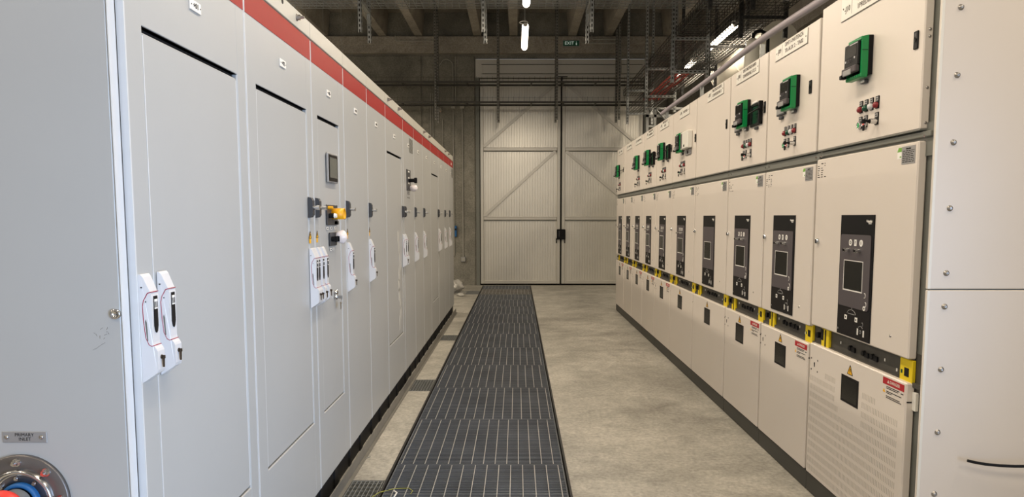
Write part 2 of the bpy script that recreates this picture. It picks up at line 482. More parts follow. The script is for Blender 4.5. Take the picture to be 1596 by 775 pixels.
# ------------------------------------------------------------------ walkway gratings
def make_grating(w, l, bar_mat, pitch=0.0215, rods=14, rod_pitch=0.066, deep=0.03, rod_r=0.0045, lengthwise=False):
    mb = MB()
    mb.box(0, 0.005, 0, l, -deep, 0); mb.box(w - 0.005, w, 0, l, -deep, 0)
    y = 0.0
    n = int(round(l / pitch))
    for k in range(n + 1):
        yy = min(k * l / n, l - 0.005)
        mb.box(0.005, w - 0.005, yy, yy + 0.006, -deep, -0.001 if k % 4 else 0.0)
    return mb
LW = TR1 - TR0 - 0.03
ys = [2.10, 2.97, 3.84, 4.72, 5.62, 6.49, 7.38, 8.25, 9.10, 9.95, 10.81, 11.68, 12.52, 13.42, 14.14]
desc = ['dark slate floor grating panel nearest the camera, partly out of view', 'dark slate floor grating panel cut by the bottom edge beside the yellow wire']
for i in range(len(ys) - 1):
    l = ys[i + 1] - ys[i] - 0.01
    r = empty('floor_grating', (TR0 + 0.015, ys[i], 0))
    far = ['', '', 'second full row from the bottom edge', 'third', 'fourth']
    if i < 2: lb = desc[i]
    elif i == 12: lb = 'light grey grating panel near the foot of the gate'
    elif i == 13: lb = 'last dark grating panel touching the gate threshold'
    else: lb = 'dark slate floor grating panel of the walkway, %s panel before the gate' % ['', '', 'twelfth', 'eleventh', 'tenth', 'ninth', 'eighth', 'seventh', 'sixth', 'fifth', 'fourth', 'third'][i]
    tag(r, lb, 'floor grating', 'walkway grating panels')
    make_grating(LW, l, None).build('bearing_bars', 'grating_lt' if i == 12 else 'grating', r)
    mb = MB()
    off = 0.045 if i % 2 else 0.022
    x = off
    while x < LW - 0.01:
        mb.box(x - 0.0022, x + 0.0022, 0.004, l - 0.004, -0.006, 0.0012)
        x += 0.0655
    mb.build('cross_rods', 'rod', r)
for k, (a, b) in enumerate(XC):
    r = empty('drain_grating', (-0.925, a + 0.01, 0), 0, ['small open grid grating at the bottom edge beside the walkway', 'small open grid grating left of the walkway, second from the bottom', 'small open grid grating left of the walkway, third from the bottom', 'small dark grating by the end wall left of the walkway'][k], 'floor grating', 'small gratings beside the walkway')
    w = 0.236; l = b - a - 0.02
    mb = MB()
    mb.box(0, w, 0, 0.005, -0.03, 0); mb.box(0, w, l - 0.005, l, -0.03, 0)
    mb.box(0, 0.005, 0, l, -0.03, 0); mb.box(w - 0.005, w, 0, l, -0.03, 0)
    y = 0.033
    while y < l - 0.01:
        mb.box(0.005, w - 0.005, y, y + 0.003, -0.028, -0.001); y += 0.033 * 1.6
    x = 0.022
    while x < w - 0.01:
        mb.box(x, x + 0.003, 0.005, l - 0.005, -0.012, 0.0012); x += 0.022
    mb.build('grid', 'galv', r)

# black edge angles along the walkway and the steel upstand beside the left row
tag(MB().box(TR0 - 0.006, TR0 + 0.006, 1.25, 14.15, -0.04, 0.002).build('edge_angle', 'plinth'), 'thin black steel edge along the left side of the walkway grating', 'edge strip')
tag(MB().box(TR1 - 0.006, TR1 + 0.006, 1.25, 14.15, -0.04, 0.002).build('edge_angle', 'plinth'), 'thin black steel edge along the right side of the walkway grating', 'edge strip')
mb = MB(); mb.box(-0.886, -0.880, 1.9, 10.1, 0.001, 0.062); mb.box(-0.880, -0.862, 1.9, 10.1, 0.001, 0.005)
tag(mb.build('steel_upstand', 'galv_mid'), 'long low steel upstand on the floor at the foot of the left cabinets', 'steel strip')

# ================================================================== LEFT ROW
def extr_handle():
    """swing handle, plate on the door: x across, -y outwards, z up from its foot"""
    mb = MB()
    prof = [(0, 0), (-0.043, 0.024), (-0.046, 0.032), (-0.046, 0.078), (-0.043, 0.084), (-0.034, 0.094), (-0.033, 0.100),
            (-0.035, 0.212), (-0.033, 0.222), (-0.012, 0.262), (-0.006, 0.268), (0, 0.268)]
    hw = lambda n_: 0.0215 - 0.0045 * min(1.0, abs(n_) / 0.035)
    k = len(prof)
    vs = [(-hw(a), a, z) for a, z in prof] + [(hw(a), a, z) for a, z in prof]
    # chamfered front: split the front strip into flat and two slopes
    mb.add(vs, [(q, (q + 1) % k, k + (q + 1) % k, k + q) for q in range(k)] + [tuple(range(k)), tuple(range(k, 2 * k))], 0)
    seam = [(-0.034, 0.2245), (-0.024, 0.222), (-0.012, 0.204), (-0.0085, 0.190), (-0.010, 0.150), (-0.014, 0.112), (-0.022, 0.095), (-0.030, 0.091), (-0.037, 0.0925)]
    for sg in (-1, 1):
        for a, c in zip(seam[:-1], seam[1:]):
            mb.cyl((sg * hw(a[0]), a[0], a[1]), (sg * hw(c[0]), c[0], c[1]), 0.0012, seg=6, m=1)
        mb.prism([(-0.0135, 0.152), (-0.016, 0.158), (-0.019, 0.150), (-0.021, 0.105), (-0.018, 0.105)], 0, sg * 0.0196, sg * 0.0202, 4)
    mb.cyl((-0.017, -0.0345, 0.2245), (0.017, -0.0345, 0.2245), 0.0012, seg=6, m=1)
    mb.cyl((-0.017, -0.036, 0.0925), (0.017, -0.036, 0.0925), 0.0012, seg=6, m=1)
    mb.prism([(-0.009, 0.214), (0.009, 0.214), (0.009, 0.140), (0.005, 0.126), (0.0, 0.122), (-0.005, 0.126), (-0.009, 0.140)], 1, -0.0365, -0.034, 2)
    mb.box(-0.007, 0.007, -0.0371, -0.0364, 0.182, 0.206, 3)
    mb.text('ABB' if False else '||||', 0.016, 0, -0.0374, 0.194, 2)
    mb.box(-0.0225, -0.0205, -0.010, -0.006, 0.235, 0.2375, 2)
    mb.box(-0.0212, -0.0195, -0.020, -0.0175, 0.200, 0.2025, 2)
    mb.v = [(a, b_ * 0.80, c) for a, b_, c in mb.v]
    me = mb.build('door_handle', ['plastic_white', 'maroon', 'ink', 'white', 'frame'])
    return me
HMESH = extr_handle().data
bpy.data.objects.remove(bpy.data.objects['door_handle'])
km = MB()
km.cyl((0, -0.046, 0.062), (0, -0.0485, 0.062), 0.0052, seg=12)
km.box(-0.001, 0.001, -0.056, -0.048, 0.058, 0.066)
km.prism([(-0.0035, 0.060), (0.0035, 0.060), (0.002, 0.036), (-0.002, 0.036)], 1, -0.053, -0.050)
km.v = [(a, b_ + 0.0092, c) for a, b_, c in km.v]
tmp = km.build('key', 'key_dark'); KMESH = tmp.data; bpy.data.objects.remove(tmp)
def handle(parent, x, z=0.972, key=True, tilt=0.0):
    o = bpy.data.objects.new('door_handle', HMESH); COL.objects.link(o); o.parent = parent; o.location = (x, 0, z)
    if tilt: o.rotation_euler = (0, tilt, 0)
    if key:
        k = bpy.data.objects.new('key', KMESH); COL.objects.link(k); k.parent = o
    return o
lm = MB()
lm.prism([(-0.0, 0), (-0.014, 0.003), (-0.020, 0.014), (-0.020, 0.076), (-0.014, 0.088), (0.0, 0.091)], 0, -0.017, 0.012)
lm.prism([(-0.0, 0.008), (-0.017, 0.012), (-0.017, 0.076), (0.0, 0.080)], 0, 0.012, 0.026, 1)
lm.cyl((0, -0.018, 0.045), (0, -0.034, 0.045), 0.0085, seg=14, m=2)
lm.cyl((0, -0.034, 0.045), (0, -0.047, 0.045), 0.0105, seg=14, m=2)
tmp = lm.build('rotary_lock', ['charcoal', 'panelgrey', 'chrome']); LMESH = tmp.data; bpy.data.objects.remove(tmp)
def rlock(parent, x, z=1.375):
    o = bpy.data.objects.new('rotary_lock', LMESH); COL.objects.link(o); o.parent = parent; o.location = (x, 0, z)
    return o
def triangle(mb, x, y, z, h, m, mi):
    w = h * 1.155 / 2
    mb.prism([(x - w, z), (x + w, z), (x, z + h)], 1, y - 0.0008, y, m)
    mb.prism([(x - w * 0.08, z + h * 0.62), (x + w * 0.25, z + h * 0.62), (x + w * 0.02, z + h * 0.42), (x + w * 0.22, z + h * 0.42), (x - w * 0.12, z + h * 0.12), (x, z + h * 0.34), (x - w * 0.2, z + h * 0.34)], 1, y - 0.0013, y - 0.0006, mi)
    # black rim
    for (a, c) in (((x - w, z), (x + w, z)), ((x + w, z), (x, z + h)), ((x, z + h), (x - w, z))):
        mb.cyl((a[0], y - 0.0008, a[1]), (c[0], y - 0.0008, c[1]), h * 0.035, seg=5, m=mi)

ZB, ZD = 0.105, 2.160      # door bottom / top
BAYS = [
 dict(y0=1.695, y1=2.445, tag='+01', inset=(0.085, 0.675), hn=[0.033, 0.122], hin=1, locks=[], label='nearest grey control cabinet with the primary inlet plate on its side'),
 dict(y0=2.445, y1=3.215, tag='+02', inset=(0.095, 0.690), hn=[0.700, 0.735], hin=1, locks=[0.695], tri=[0.695], label='second grey control cabinet with an inset door panel and no instruments'),
 dict(y0=3.215, y1=3.800, tag='+03', inset=(0.090, 0.480), hn=[0.033, 0.105], hin=1, locks=[0.035], tri=[0.035], hmi=True, label='grey control cabinet with the touch screen and yellow emergency stop'),
 dict(y0=3.800, y1=4.385, tag='+04', inset=None, hn=[0.045], locks=[0.030], tri=[0.03], label='narrow plain grey cabinet just behind the touch screen cabinet'),
 dict(y0=4.385, y1=4.995, tag='+05', inset=None, hn=[0.030], locks=[0.026], tri=[0.02], label='plain grey cabinet, second behind the touch screen cabinet'),
 dict(y0=4.995, y1=5.755, tag='+06', inset=(0.050, 0.680), hn=[0.700], hin=0, locks=[0.695], label='wide grey cabinet with an inset door and white scuffs in the middle of the row'),
 dict(y0=5.755, y1=6.345, tag='+07', inset=None, hn=[0.030], locks=[0.028], ctrl=True, label='grey cabinet with a black selector plate above its handle'),
 dict(y0=6.345, y1=6.935, tag='+08', inset=None, hn=[0.025], locks=[0.028], label='plain grey cabinet just behind the selector plate cabinet'),
 dict(y0=6.935, y1=7.560, tag='+09', inset=None, hn=[0.025], locks=[0.028], label='plain grey cabinet, second behind the selector plate cabinet'),
 dict(y0=7.560, y1=8.310, tag='+10', inset=(0.090, 0.700), hn=[0.715], hin=0, locks=[0.700], label='wide grey cabinet with an inset door near the far end of the left row'),
 dict(y0=8.310, y1=8.950, tag='+11', inset=None, hn=[0.030], locks=[], label='plain grey cabinet, third from the far end of the left row'),
 dict(y0=8.950, y1=9.560, tag='+12', inset=None, hn=[0.030], locks=[0.028], label='plain grey cabinet, second from the far end of the left row'),
 dict(y0=9.560, y1=10.20, tag='+13', inset=None, hn=[0.025], locks=[0.028], logo=True, label='last grey cabinet at the far end of the left row'),
]
for bi, B in enumerate(BAYS):
    w = B['y1'] - B['y0']
    r = empty('control_cabinet', (-0.92, B['y0'], 0), PI / 2, B['label'], 'cabinet', 'grey control cabinets with a red band')
    # carcass
    mb = MB(); mb.box(0.0, w, 0.022, 0.80, 0.10, 2.19, 0, 0.004)
    mb.build('carcass', 'grey', r)
    mb = MB(); mb.box(0, w, 0.012, 0.75, 0.001, 0.10)
    mb.box(w * 0.5 - 0.03, w * 0.5 + 0.03, 0.004, 0.014, 0.001, 0.10); mb.box(0.0, 0.035, 0.004, 0.014, 0.001, 0.10)
    mb.build('plinth', 'plinth', r)
    # door
    g = 0.0035
    mb = MB()
    if B['inset']:
        a, c = B['inset']; zb, zt = 0.445, 1.845
        mb.box(g, a, 0, 0.02, ZB, ZD, 0, 0.004); mb.box(c, w - g, 0, 0.02, ZB, ZD, 0, 0.004)
        mb.box(a - 0.006, c + 0.006, 0.0004, 0.02, ZB, zb, 0, 0.003); mb.box(a - 0.006, c + 0.006, 0.0004, 0.02, zt, ZD, 0, 0.003)
        mb.box(a, c, 0.0195, 0.0215, zb, zt, 2)
        # folded rim standing behind
        mb.box(a, c, 0.001, 0.02, zt - 0.0, zt + 0.001, 2)
    else:
        mb.box(g, w - g, 0, 0.02, ZB, ZD, 0, 0.004)
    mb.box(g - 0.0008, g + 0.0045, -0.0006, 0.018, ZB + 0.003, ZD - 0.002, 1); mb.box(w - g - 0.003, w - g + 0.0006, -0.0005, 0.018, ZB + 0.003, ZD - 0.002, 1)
    mb.build('door', ['grey', 'grey_edge', 'dark'], r)
    if B['inset']:
        a, c = B['inset']
        mb = MB()
        mb.box(a + 0.004, c - 0.004, 0.003, 0.018, zb + 0.006, zt - 0.013, 0, 0.003)
        mb.box(a + 0.003, a + 0.007, 0.0025, 0.01, zb + 0.01, zt - 0.02, 1)
        mb.box(c - 0.007, c - 0.003, 0.0025, 0.01, zb + 0.01, zt - 0.02, 1)
        inn = mb.build('inset_door', ['grey', 'grey_edge'], r)
    # red band and lifting strip
    mb = MB(); mb.box(g + 0.005, w - g - 0.004, -0.0012, 0.002, 2.070, ZD - 0.0)
    rb = mb.build('red_band', 'red', r)
    if B.get('logo'):
        MB().text('Nidec', 0.05, w * 0.6, -0.002, 2.112, 0).build('lettering', 'white', rb)
    mb = MB(); mb.box(0.0015, w - 0.0015, -0.001, 0.045, 2.168, 2.240, 0, 0.002); mb.box(0, w, 0.045, 0.8, 2.19, 2.235)
    if bi in (1, 2, 5, 8, 11, 12):
        pass
    st = mb.build('top_strip', 'strip', r)
    # tag plate
    mb = MB()
    tx = {0: 0.38, 1: 0.385, 2: 0.29, 3: 0.28, 4: 0.28}.get(bi, w * 0.47)
    mb.box(tx - 0.034, tx + 0.034, -0.004, 0, 1.962, 1.992, 0, 0.001)
    mb.text(B['tag'], 0.022, tx, -0.0045, 1.977, 1)
    for s_ in (-1, 1): mb.cyl((tx + s_ * 0.028, -0.004, 1.977), (tx + s_ * 0.028, -0.0052, 1.977), 0.0018, seg=6, m=1)
    mb.build('number_tag', ['white', 'ink'], r)
    for i, hx in enumerate(B['hn']):
        handle(r, hx, 0.972, key=(bi < 6))
    for lx in B['locks']:
        rlock(r, lx)
    for t in B.get('tri', []):
        mb = MB(); mb.box(t - 0.013, t + 0.013, -0.0005, 0, 1.262, 1.292, 0)
        triangle(mb, t, -0.0005, 1.285, 0.03, 0, 1)
        mb.build('warning_sign', ['warn', 'ink'], r)
def bolt(parent, x, z, y=-0.001, r_=0.011, s=1.0):
    mb = MB()
    mb.cyl((x, y, z), (x, y - 0.004 * s, z), r_ * 1.35, seg=14)
    mb.cyl((x, y - 0.004 * s, z), (x, y - 0.016 * s, z), r_, seg=6, smooth=False)
    mb.cyl((x, y - 0.016 * s, z), (x, y - 0.032 * s, z), r_ * 0.5, seg=10)
    return mb.build('bolt', 'steel', parent)
cabs = [o for o in COL.objects if o.name.startswith('control_cabinet')]
cabs.sort(key=lambda o: o.location.y)
def oncab(y):
    for o, B in zip(cabs, BAYS):
        if B['y0'] <= y < B['y1']:
            return o, y - B['y0']
for yy in (3.03, 5.10, 5.54, 7.02, 7.44, 9.07, 9.50):
    o, lx = oncab(yy); bolt(o, lx, 2.208)
o, lx = oncab(2.85)
MB().cyl((lx, -0.0012, 2.222), (lx, -0.0018, 2.222), 0.012, seg=16).build('lifting_hole', 'ink', o)

# --- first cabinet: end panel facing the camera, lock, plate, flange
c1 = cabs[0]
def w2c1(X, Y, Z):       # world -> local of first cabinet (x=Y-y0, y=-(X+.92))
    return (Y - 1.695, -(X + 0.92), Z)
mb = MB()
# panel plane at Y=1.66 from X -0.945 back to -1.75
mb.box(-0.033, -0.003, 0.018, 0.82, 0.07, 2.24, 0, 0.006)
mb.box(-0.034, -0.004, 0.0165, 0.0185, 0.08, 2.235, 1)
mb.build('side_panel', ['grey', 'grey_edge'], c1)
# children placed in a camera-facing frame: sub-empty is avoided by building with a lathe axis along -x (towards camera)
AX = (-1, 0, 0)
def P(X, Z, out=0.0): return (-0.033 - out, -(X + 0.92), Z)
mb = MB(); c = P(-0.947, 1.150)
mb.lathe([(0.012, 0.0), (0.012, 0.006), (0.008, 0.008), (0.007, 0.003), (0.0, 0.003)], P(-0.952, 1.150), AX, 20)
mb.build('side_lock', 'chrome', c1)
mb = MB(); rnd = random.Random(9)
for k in range(9):
    X = -0.985 + rnd.uniform(-0.02, 0.028); Z = 1.105 + rnd.uniform(-0.018, 0.014); a = rnd.uniform(0, 3)
    l_ = rnd.uniform(0.003, 0.008)
    mb.cyl(P(X, Z, 0.0001), P(X + l_ * math.cos(a), Z + l_ * math.sin(a), 0.0001), 0.0005, seg=4)
for k in range(5):
    X = -1.012 + k * 0.006; Z = 1.062 + k * 0.004 + rnd.uniform(-0.001, 0.001)
    mb.cyl(P(X, Z, 0.0001), P(X + 0.006, Z + 0.004, 0.0001), 0.0004, seg=4)
M['scratch'] = mat('scratch_marks', srgb(120, 118, 116), 0.7)
mb.build('scratch_marks', 'scratch', c1)['kind'] = 'stuff'
# plate
def face_text(mb, body, size, X, Z, out, m):
    tm = MB().text(body, size, 0, 0, 0)
    mb.add([P(X + v[0], Z + v[2], out - v[1] if False else out) for v in tm.v], tm.f, m)
mb = MB()
x0, x1 = -1.241, -1.134; z0, z1 = 0.837, 0.864
def fbox(mb, X0, X1, Z0, Z1, o0, o1, m=0, b=0.0):
    a = P(X0, Z0, o0); c = P(X1, Z1, o1)
    mb.box(a[0], c[0], a[1], c[1], a[2], c[2], m, b)
fbox(mb, x0, x1, z0, z1, 0.0, 0.002, 0, 0.0008)
face_text(mb, 'PRIMARY', 0.0115, -1.1875, 0.856, 0.0024, 1)
face_text(mb, 'INLET', 0.0115, -1.1865, 0.8455, 0.0024, 1)
for X in (-1.230, -1.146):
    mb.lathe([(0.0048, 0), (0.0048, 0.0018), (0.003, 0.0035), (0, 0.004)], P(X, 0.8505, 0.002), AX, 14, 2)
mb.build('name_plate', ['label_metal', 'ink', 'steel'], c1)
# flange
FX, FZ = -1.198, 0.695
mb = MB()
mb.lathe([(0.0, 0), (0.113, 0.0), (0.113, 0.008), (0.111, 0.010), (0.079, 0.010)], P(FX, FZ), AX, 56, 0)
mb.lathe([(0.0795, 0.009), (0.079, 0.017), (0.076, 0.021), (0.071, 0.021), (0.068, 0.016), (0.067, 0.010)], P(FX, FZ), AX, 56, 1)
mb.lathe([(0.068, 0.011), (0.066, 0.014), (0.064, 0.011)], P(FX, FZ), AX, 56, 1)
mb.lathe([(0.068, 0.0105), (0.047, 0.0105), (0.047, 0.0)], P(FX, FZ), AX, 56, 0)
fl = mb.build('pipe_flange', ['flange', 'chrome'], c1)
for k in range(8):
    t = PI / 2 + 0.06 + k * PI / 4
    X = FX + 0.096 * math.cos(t); Z = FZ + 0.096 * math.sin(t)
    b = MB(); b.cyl(P(X, Z, 0.010), P(X, Z, 0.013), 0.010, seg=14); b.cyl(P(X, Z, 0.013), P(X, Z, 0.022), 0.0075, seg=6, smooth=False); b.cyl(P(X, Z, 0.022), P(X, Z, 0.027), 0.0042, seg=10)
    b.build('nut', 'chrome', fl)
for k in range(8):
    t = PI / 2 + 0.12 + k * PI / 4
    X = FX + 0.0575 * math.cos(t); Z = FZ + 0.0575 * math.sin(t)
    b = MB(); b.cyl(P(X, Z, 0.010), P(X, Z, 0.016), 0.0055, seg=6, smooth=False); b.cyl(P(X, Z, 0.016), P(X, Z, 0.020), 0.003, seg=8)
    b.build('stud', 'chrome', fl)
b = MB(); b.lathe([(0.047, 0.0), (0.047, 0.020), (0.042, 0.024), (0.037, 0.022), (0.037, 0.0)], P(FX, FZ), AX, 40)
b.build('blue_ring', 'blue', fl)
# pipe and red coupling (its own thing)
pr = empty('cooling_pipe', (FX, 1.662, FZ), 0, 'grey pipe with a red coupling leaving the round inlet flange', 'pipe')
b = MB(); b.cyl((0, -0.026, 0), (0, -0.14, 0), 0.0365, seg=32); b.build('pipe', 'pipe', pr)
b = MB()
d = Vector((0, -1, 0)); p0 = Vector((0, -0.062, 0))
b.lathe([(0.037, 0.0), (0.047, 0.001), (0.050, 0.006), (0.050, 0.016), (0.046, 0.020), (0.046, 0.05), (0.050, 0.054), (0.050, 0.066), (0.046, 0.07), (0.037, 0.071)], p0, d, 40)
q = p0 + d * 0.035
b.box(q.x + 0.040, q.x + 0.072, q.y - 0.022, q.y + 0.022, q.z - 0.016, q.z - 0.002, 0, 0.004)
b.box(q.x + 0.040, q.x + 0.072, q.y - 0.022, q.y + 0.022, q.z - 0.032, q.z - 0.018, 0, 0.004)
b.build('coupling', 'coupling', pr)
b = MB(); b.cyl((q.x + 0.058, q.y, q.z - 0.05), (q.x + 0.058, q.y, q.z + 0.012), 0.006, seg=12); b.cyl((q.x + 0.058, q.y, q.z - 0.002), (q.x + 0.058, q.y, q.z + 0.008), 0.011, seg=6, smooth=False)
b.build('coupling_bolt', 'chrome', pr)

# --- third cabinet: touch screen, emergency stop, key switches
c3 = cabs[2]
mb = MB()
mb.box(0.215, 0.395, -0.012, 0.0, 1.545, 1.690, 0, 0.004); mb.box(0.223, 0.387, -0.0135, -0.011, 1.553, 1.682, 1, 0.001); mb.box(0.240, 0.372, -0.0142, -0.013, 1.570, 1.668, 2)
mb.build('touch_screen', ['label_metal', 'black', 'hmi'], c3)
mb = MB()
mb.box(0.198, 0.395, -0.006, 0, 1.338, 1.438, 0, 0.002); mb.box(0.33, 0.42, -0.006, 0, 1.340, 1.36, 0, 0.002)
es = mb.build('emergency_stop_plate', 'charcoal', c3)
mb = MB()   # half open yellow guard
N = 14
vs = []; fs = []
for i in range(N + 1):
    t = -0.3 * PI + 1.6 * PI * i / N
    for rr, dd in ((0.030, -0.006), (0.030, -0.065), (0.0265, -0.065), (0.0265, -0.006)):
        vs.append((0.300 + rr * math.cos(t), dd, 1.392 + rr * math.sin(t)))
for i in range(N):
    for k in range(4):
        fs.append((4 * i + k, 4 * i + (k + 1) % 4, 4 * (i + 1) + (k + 1) % 4, 4 * (i + 1) + k))
mb.add(vs, fs, 0, True)
mb.build('yellow_guard', 'yellow', es)
mb = MB(); mb.cyl((0.300, -0.006, 1.392), (0.300, -0.035, 1.392), 0.012, seg=14); mb.cyl((0.300, -0.035, 1.392), (0.300, -0.052, 1.392), 0.021, 0.018, seg=18, m=1)
mb.build('stop_button', ['black', 'coupling'], es)
mb = MB(); mb.cyl((0.235, -0.006, 1.385), (0.235, -0.030, 1.385), 0.012, seg=14); mb.cyl((0.235, -0.030, 1.385), (0.235, -0.042, 1.385), 0.013, 0.010, seg=14, m=1)
mb.build('push_button', ['black', 'white'], es)
mb = MB(); mb.box(0.225, 0.275, -0.010, -0.006, 1.416, 1.432, 0, 0.001); mb.cyl((0.215, -0.006, 1.424), (0.215, -0.03, 1.424), 0.007, seg=10, m=0)
mb.build('yellow_tag', 'yellow', es)
mb = MB()
for x in (0.215, 0.285, 0.355):
    mb.box(x - 0.018, x + 0.018, -0.0015, 0, 1.318, 1.330, 0); mb.box(x - 0.010, x + 0.010, -0.002, -0.0014, 1.322, 1.326, 1)
for x in (0.27, 0.32):
    mb.box(x - 0.016, x + 0.016, -0.0015, 0, 1.213, 1.225, 0); mb.box(x - 0.009, x + 0.009, -0.002, -0.0014, 1.217, 1.221, 1)
mb.build('caption_strip', ['white', 'ink'], c3)
mb = MB(); mb.box(0.240, 0.370, -0.006, 0, 1.236, 1.302, 0, 0.002)
sp = mb.build('switch_plate', 'charcoal', c3)
for x in (0.270, 0.312):
    mb = MB(); mb.cyl((x, -0.006, 1.27), (x, -0.022, 1.27), 0.012, seg=16); mb.box(x - 0.003, x + 0.003, -0.034, -0.02, 1.256, 1.284, 0, 0.001); mb.build('selector_switch', 'black', sp)
def blob(name, c, rx, ry, rz, matn, parent, seed, disp=0.25, sub=3):
    bm = bmesh.new(); bmesh.ops.create_icosphere(bm, subdivisions=sub, radius=1)
    rnd = random.Random(seed)
    ph = [rnd.uniform(0, 6) for _ in range(6)]
    for v in bm.verts:
        p = v.co
        k = 1 + disp * (math.sin(5 * p.x + ph[0]) * math.sin(4 * p.y + ph[1]) + 0.5 * math.sin(9 * p.z + ph[2]) * math.cos(8 * p.x + ph[3])) + rnd.uniform(-0.3, 0.3) * disp
        v.co = Vector((p.x * rx * k + c[0], p.y * ry * k + c[1], p.z * rz * k + c[2]))
    me = bpy.data.meshes.new(name); bm.to_mesh(me); bm.free(); me.materials.append(M[matn])
    me.polygons.foreach_set('use_smooth', [True] * len(me.polygons))
    o = bpy.data.objects.new(name, me); COL.objects.link(o); o.parent = parent
    return o
blob('wrapped_knob', (0.352, -0.032, 1.278), 0.024, 0.032, 0.032, 'bag', sp, 3, 0.12)
for z in (0.999, 0.975):
    mb = MB(); mb.lathe([(0.013, 0), (0.013, 0.010), (0.009, 0.013), (0, 0.012)], (0.335, 0, z), (0, -1, 0), 20); mb.box(0.334, 0.336, -0.0135, -0.012, z - 0.006, z + 0.006, 1); mb.build('key_lock', ['chrome', 'ink'], c3)
mb = MB()
mb.box(0.3335, 0.3365, -0.035, -0.012, 0.967, 0.983)
mb.tube([(0.335 + 0.012 * math.cos(t), -0.030, 0.955 + 0.015 * math.sin(t)) for t in [k * PI / 6 for k in range(13)]], 0.0012, 6)
for k, (dx, a) in enumerate(((-0.012, -0.5), (-0.004, -0.15), (0.006, 0.2), (0.014, 0.7))):
    bx = 0.335 + dx
    mb.prism([(bx - 0.006, 0.948), (bx + 0.006, 0.948), (bx + 0.006 + 0.01 * a, 0.934), (bx + 0.002 + 0.02 * a, 0.915), (bx - 0.002 + 0.02 * a, 0.915), (bx - 0.006 + 0.01 * a, 0.934)], 1, -0.032 + k * 0.003, -0.030 + k * 0.003, k % 2)
tag(mb.build('key_bunch', ['steel', 'brass'], None, None), 'small bunch of keys hanging from a lock on the touch screen cabinet', 'keys')
kb = bpy.data.objects['key_bunch']; kb.location = c3.location; kb.rotation_euler = (0, 0, PI / 2)

# --- seventh cabinet: selector plate
c7 = cabs[6]
mb = MB(); mb.box(0.16, 0.36, -0.005, 0, 1.60, 1.775, 0, 0.002)
for z in (1.752, 1.70, 1.655): mb.box(0.22, 0.30, -0.0058, -0.005, z, z + 0.012, 1)
p7 = mb.build('selector_plate', ['charcoal', 'white'], c7)
mb = MB(); mb.cyl((0.26, -0.005, 1.685), (0.26, -0.06, 1.685), 0.016, seg=16); mb.box(0.253, 0.267, -0.075, -0.05, 1.662, 1.708, 0, 0.003); mb.build('selector_knob', 'black', p7)
blob('wrapped_knob', (0.27, -0.045, 1.622), 0.026, 0.034, 0.028, 'bag', p7, 5, 0.12)
mb = MB()
for x in (0.2, 0.26, 0.32):
    for z in (1.585, 1.572, 1.54): mb.box(x - 0.012, x + 0.012, -0.001, 0, z - 0.004, z + 0.003)
mb.build('caption_strip', 'ink', c7)
for cc, (a, b_) in ((c7, (0.33, 0.53)), (cabs[12], (0.40, 0.60))):
    mb = MB(); z = 1.93
    while z < 2.045:
        mb.box(a, b_, -0.002, 0.0, z, z + 0.005); z += 0.011
    mb.build('vent_louvre', 'frame', cc)
# scuffs on sixth cabinet inset door: dried white streak
mb = MB(); rnd = random.Random(4)
for i in range(10):
    x = 0.52 + 0.09 * math.sin(i * 1.3) * 0.4 + rnd.uniform(-0.02, 0.02); z = 0.55 + i * 0.075
    pts = [(x + (0.028 + rnd.uniform(0, 0.02)) * math.cos(t) , z + (0.035 + rnd.uniform(0, 0.03)) * math.sin(t)) for t in [k * PI / 5 for k in range(10)]]
    mb.prism(pts, 1, 0.0022, 0.0032)
M['scuff'] = mat('dried_white_scuff', srgb(190, 190, 186), 0.7)
mb.build('white_scuff', 'scuff', cabs[5])

# ================================================================== RIGHT ROW
XR = 1.46
def push_button(parent, x, z, kind):
    mb = MB()
    mb.box(x - 0.014, x + 0.014, -0.004, 0, z - 0.018, z + 0.032, 0, 0.001)
    mb.box(x - 0.011, x + 0.011, -0.0048, -0.004, z + 0.013, z + 0.028, 1)
    mb.box(x - 0.006, x + 0.006, -0.0054, -0.0047, z + 0.018, z + 0.022, 0)
    o = mb.build('control_device', ['black', 'label_metal'], parent)
    if kind in ('red_lens', 'green_dk', 'plastic_white'):
        MB().lathe([(0.0125, 0.0), (0.0125, 0.008), (0.011, 0.012), (0.006, 0.015), (0, 0.016)], (x, -0.004, z - 0.004), (0, -1, 0), 20).build('indicator_lens', kind, o)
    elif kind == 'key':
        m2 = MB(); m2.cyl((x, -0.004, z - 0.004), (x, -0.030, z - 0.004), 0.0115, 0.0105, seg=18, m=0)
        m2.cyl((x, -0.030, z - 0.004), (x, -0.034, z - 0.004), 0.008, seg=14, m=1)
        m2.box(x - 0.0012, x + 0.0012, -0.046, -0.033, z - 0.008, z, 1)
        m2.box(x - 0.010, x + 0.005, -0.060, -0.045, z - 0.013, z + 0.005, 1, 0.003)
        m2.build('key_switch', ['chrome', 'black'], o)
        m3 = MB(); m3.box(x - 0.010, x + 0.005, -0.056, -0.049, z - 0.042, z - 0.018, 0, 0.003); m3.box(x + 0.0, x + 0.026, -0.053, -0.051, z - 0.040, z - 0.036, 1); m3.build('spare_key', ['black', 'chrome'], o)
    else:
        m2 = MB(); m2.lathe([(0.0145, 0.0), (0.0145, 0.008), (0.0125, 0.010), (0.0115, 0.007), (0, 0.007)], (x, -0.004, z - 0.004), (0, -1, 0), 20, 0)
        m2.lathe([(0.0112, 0.0075), (0.0, 0.009)], (x, -0.004, z - 0.004), (0, -1, 0), 16, 1)
        m2.build('push_button', ['chrome', kind], o)

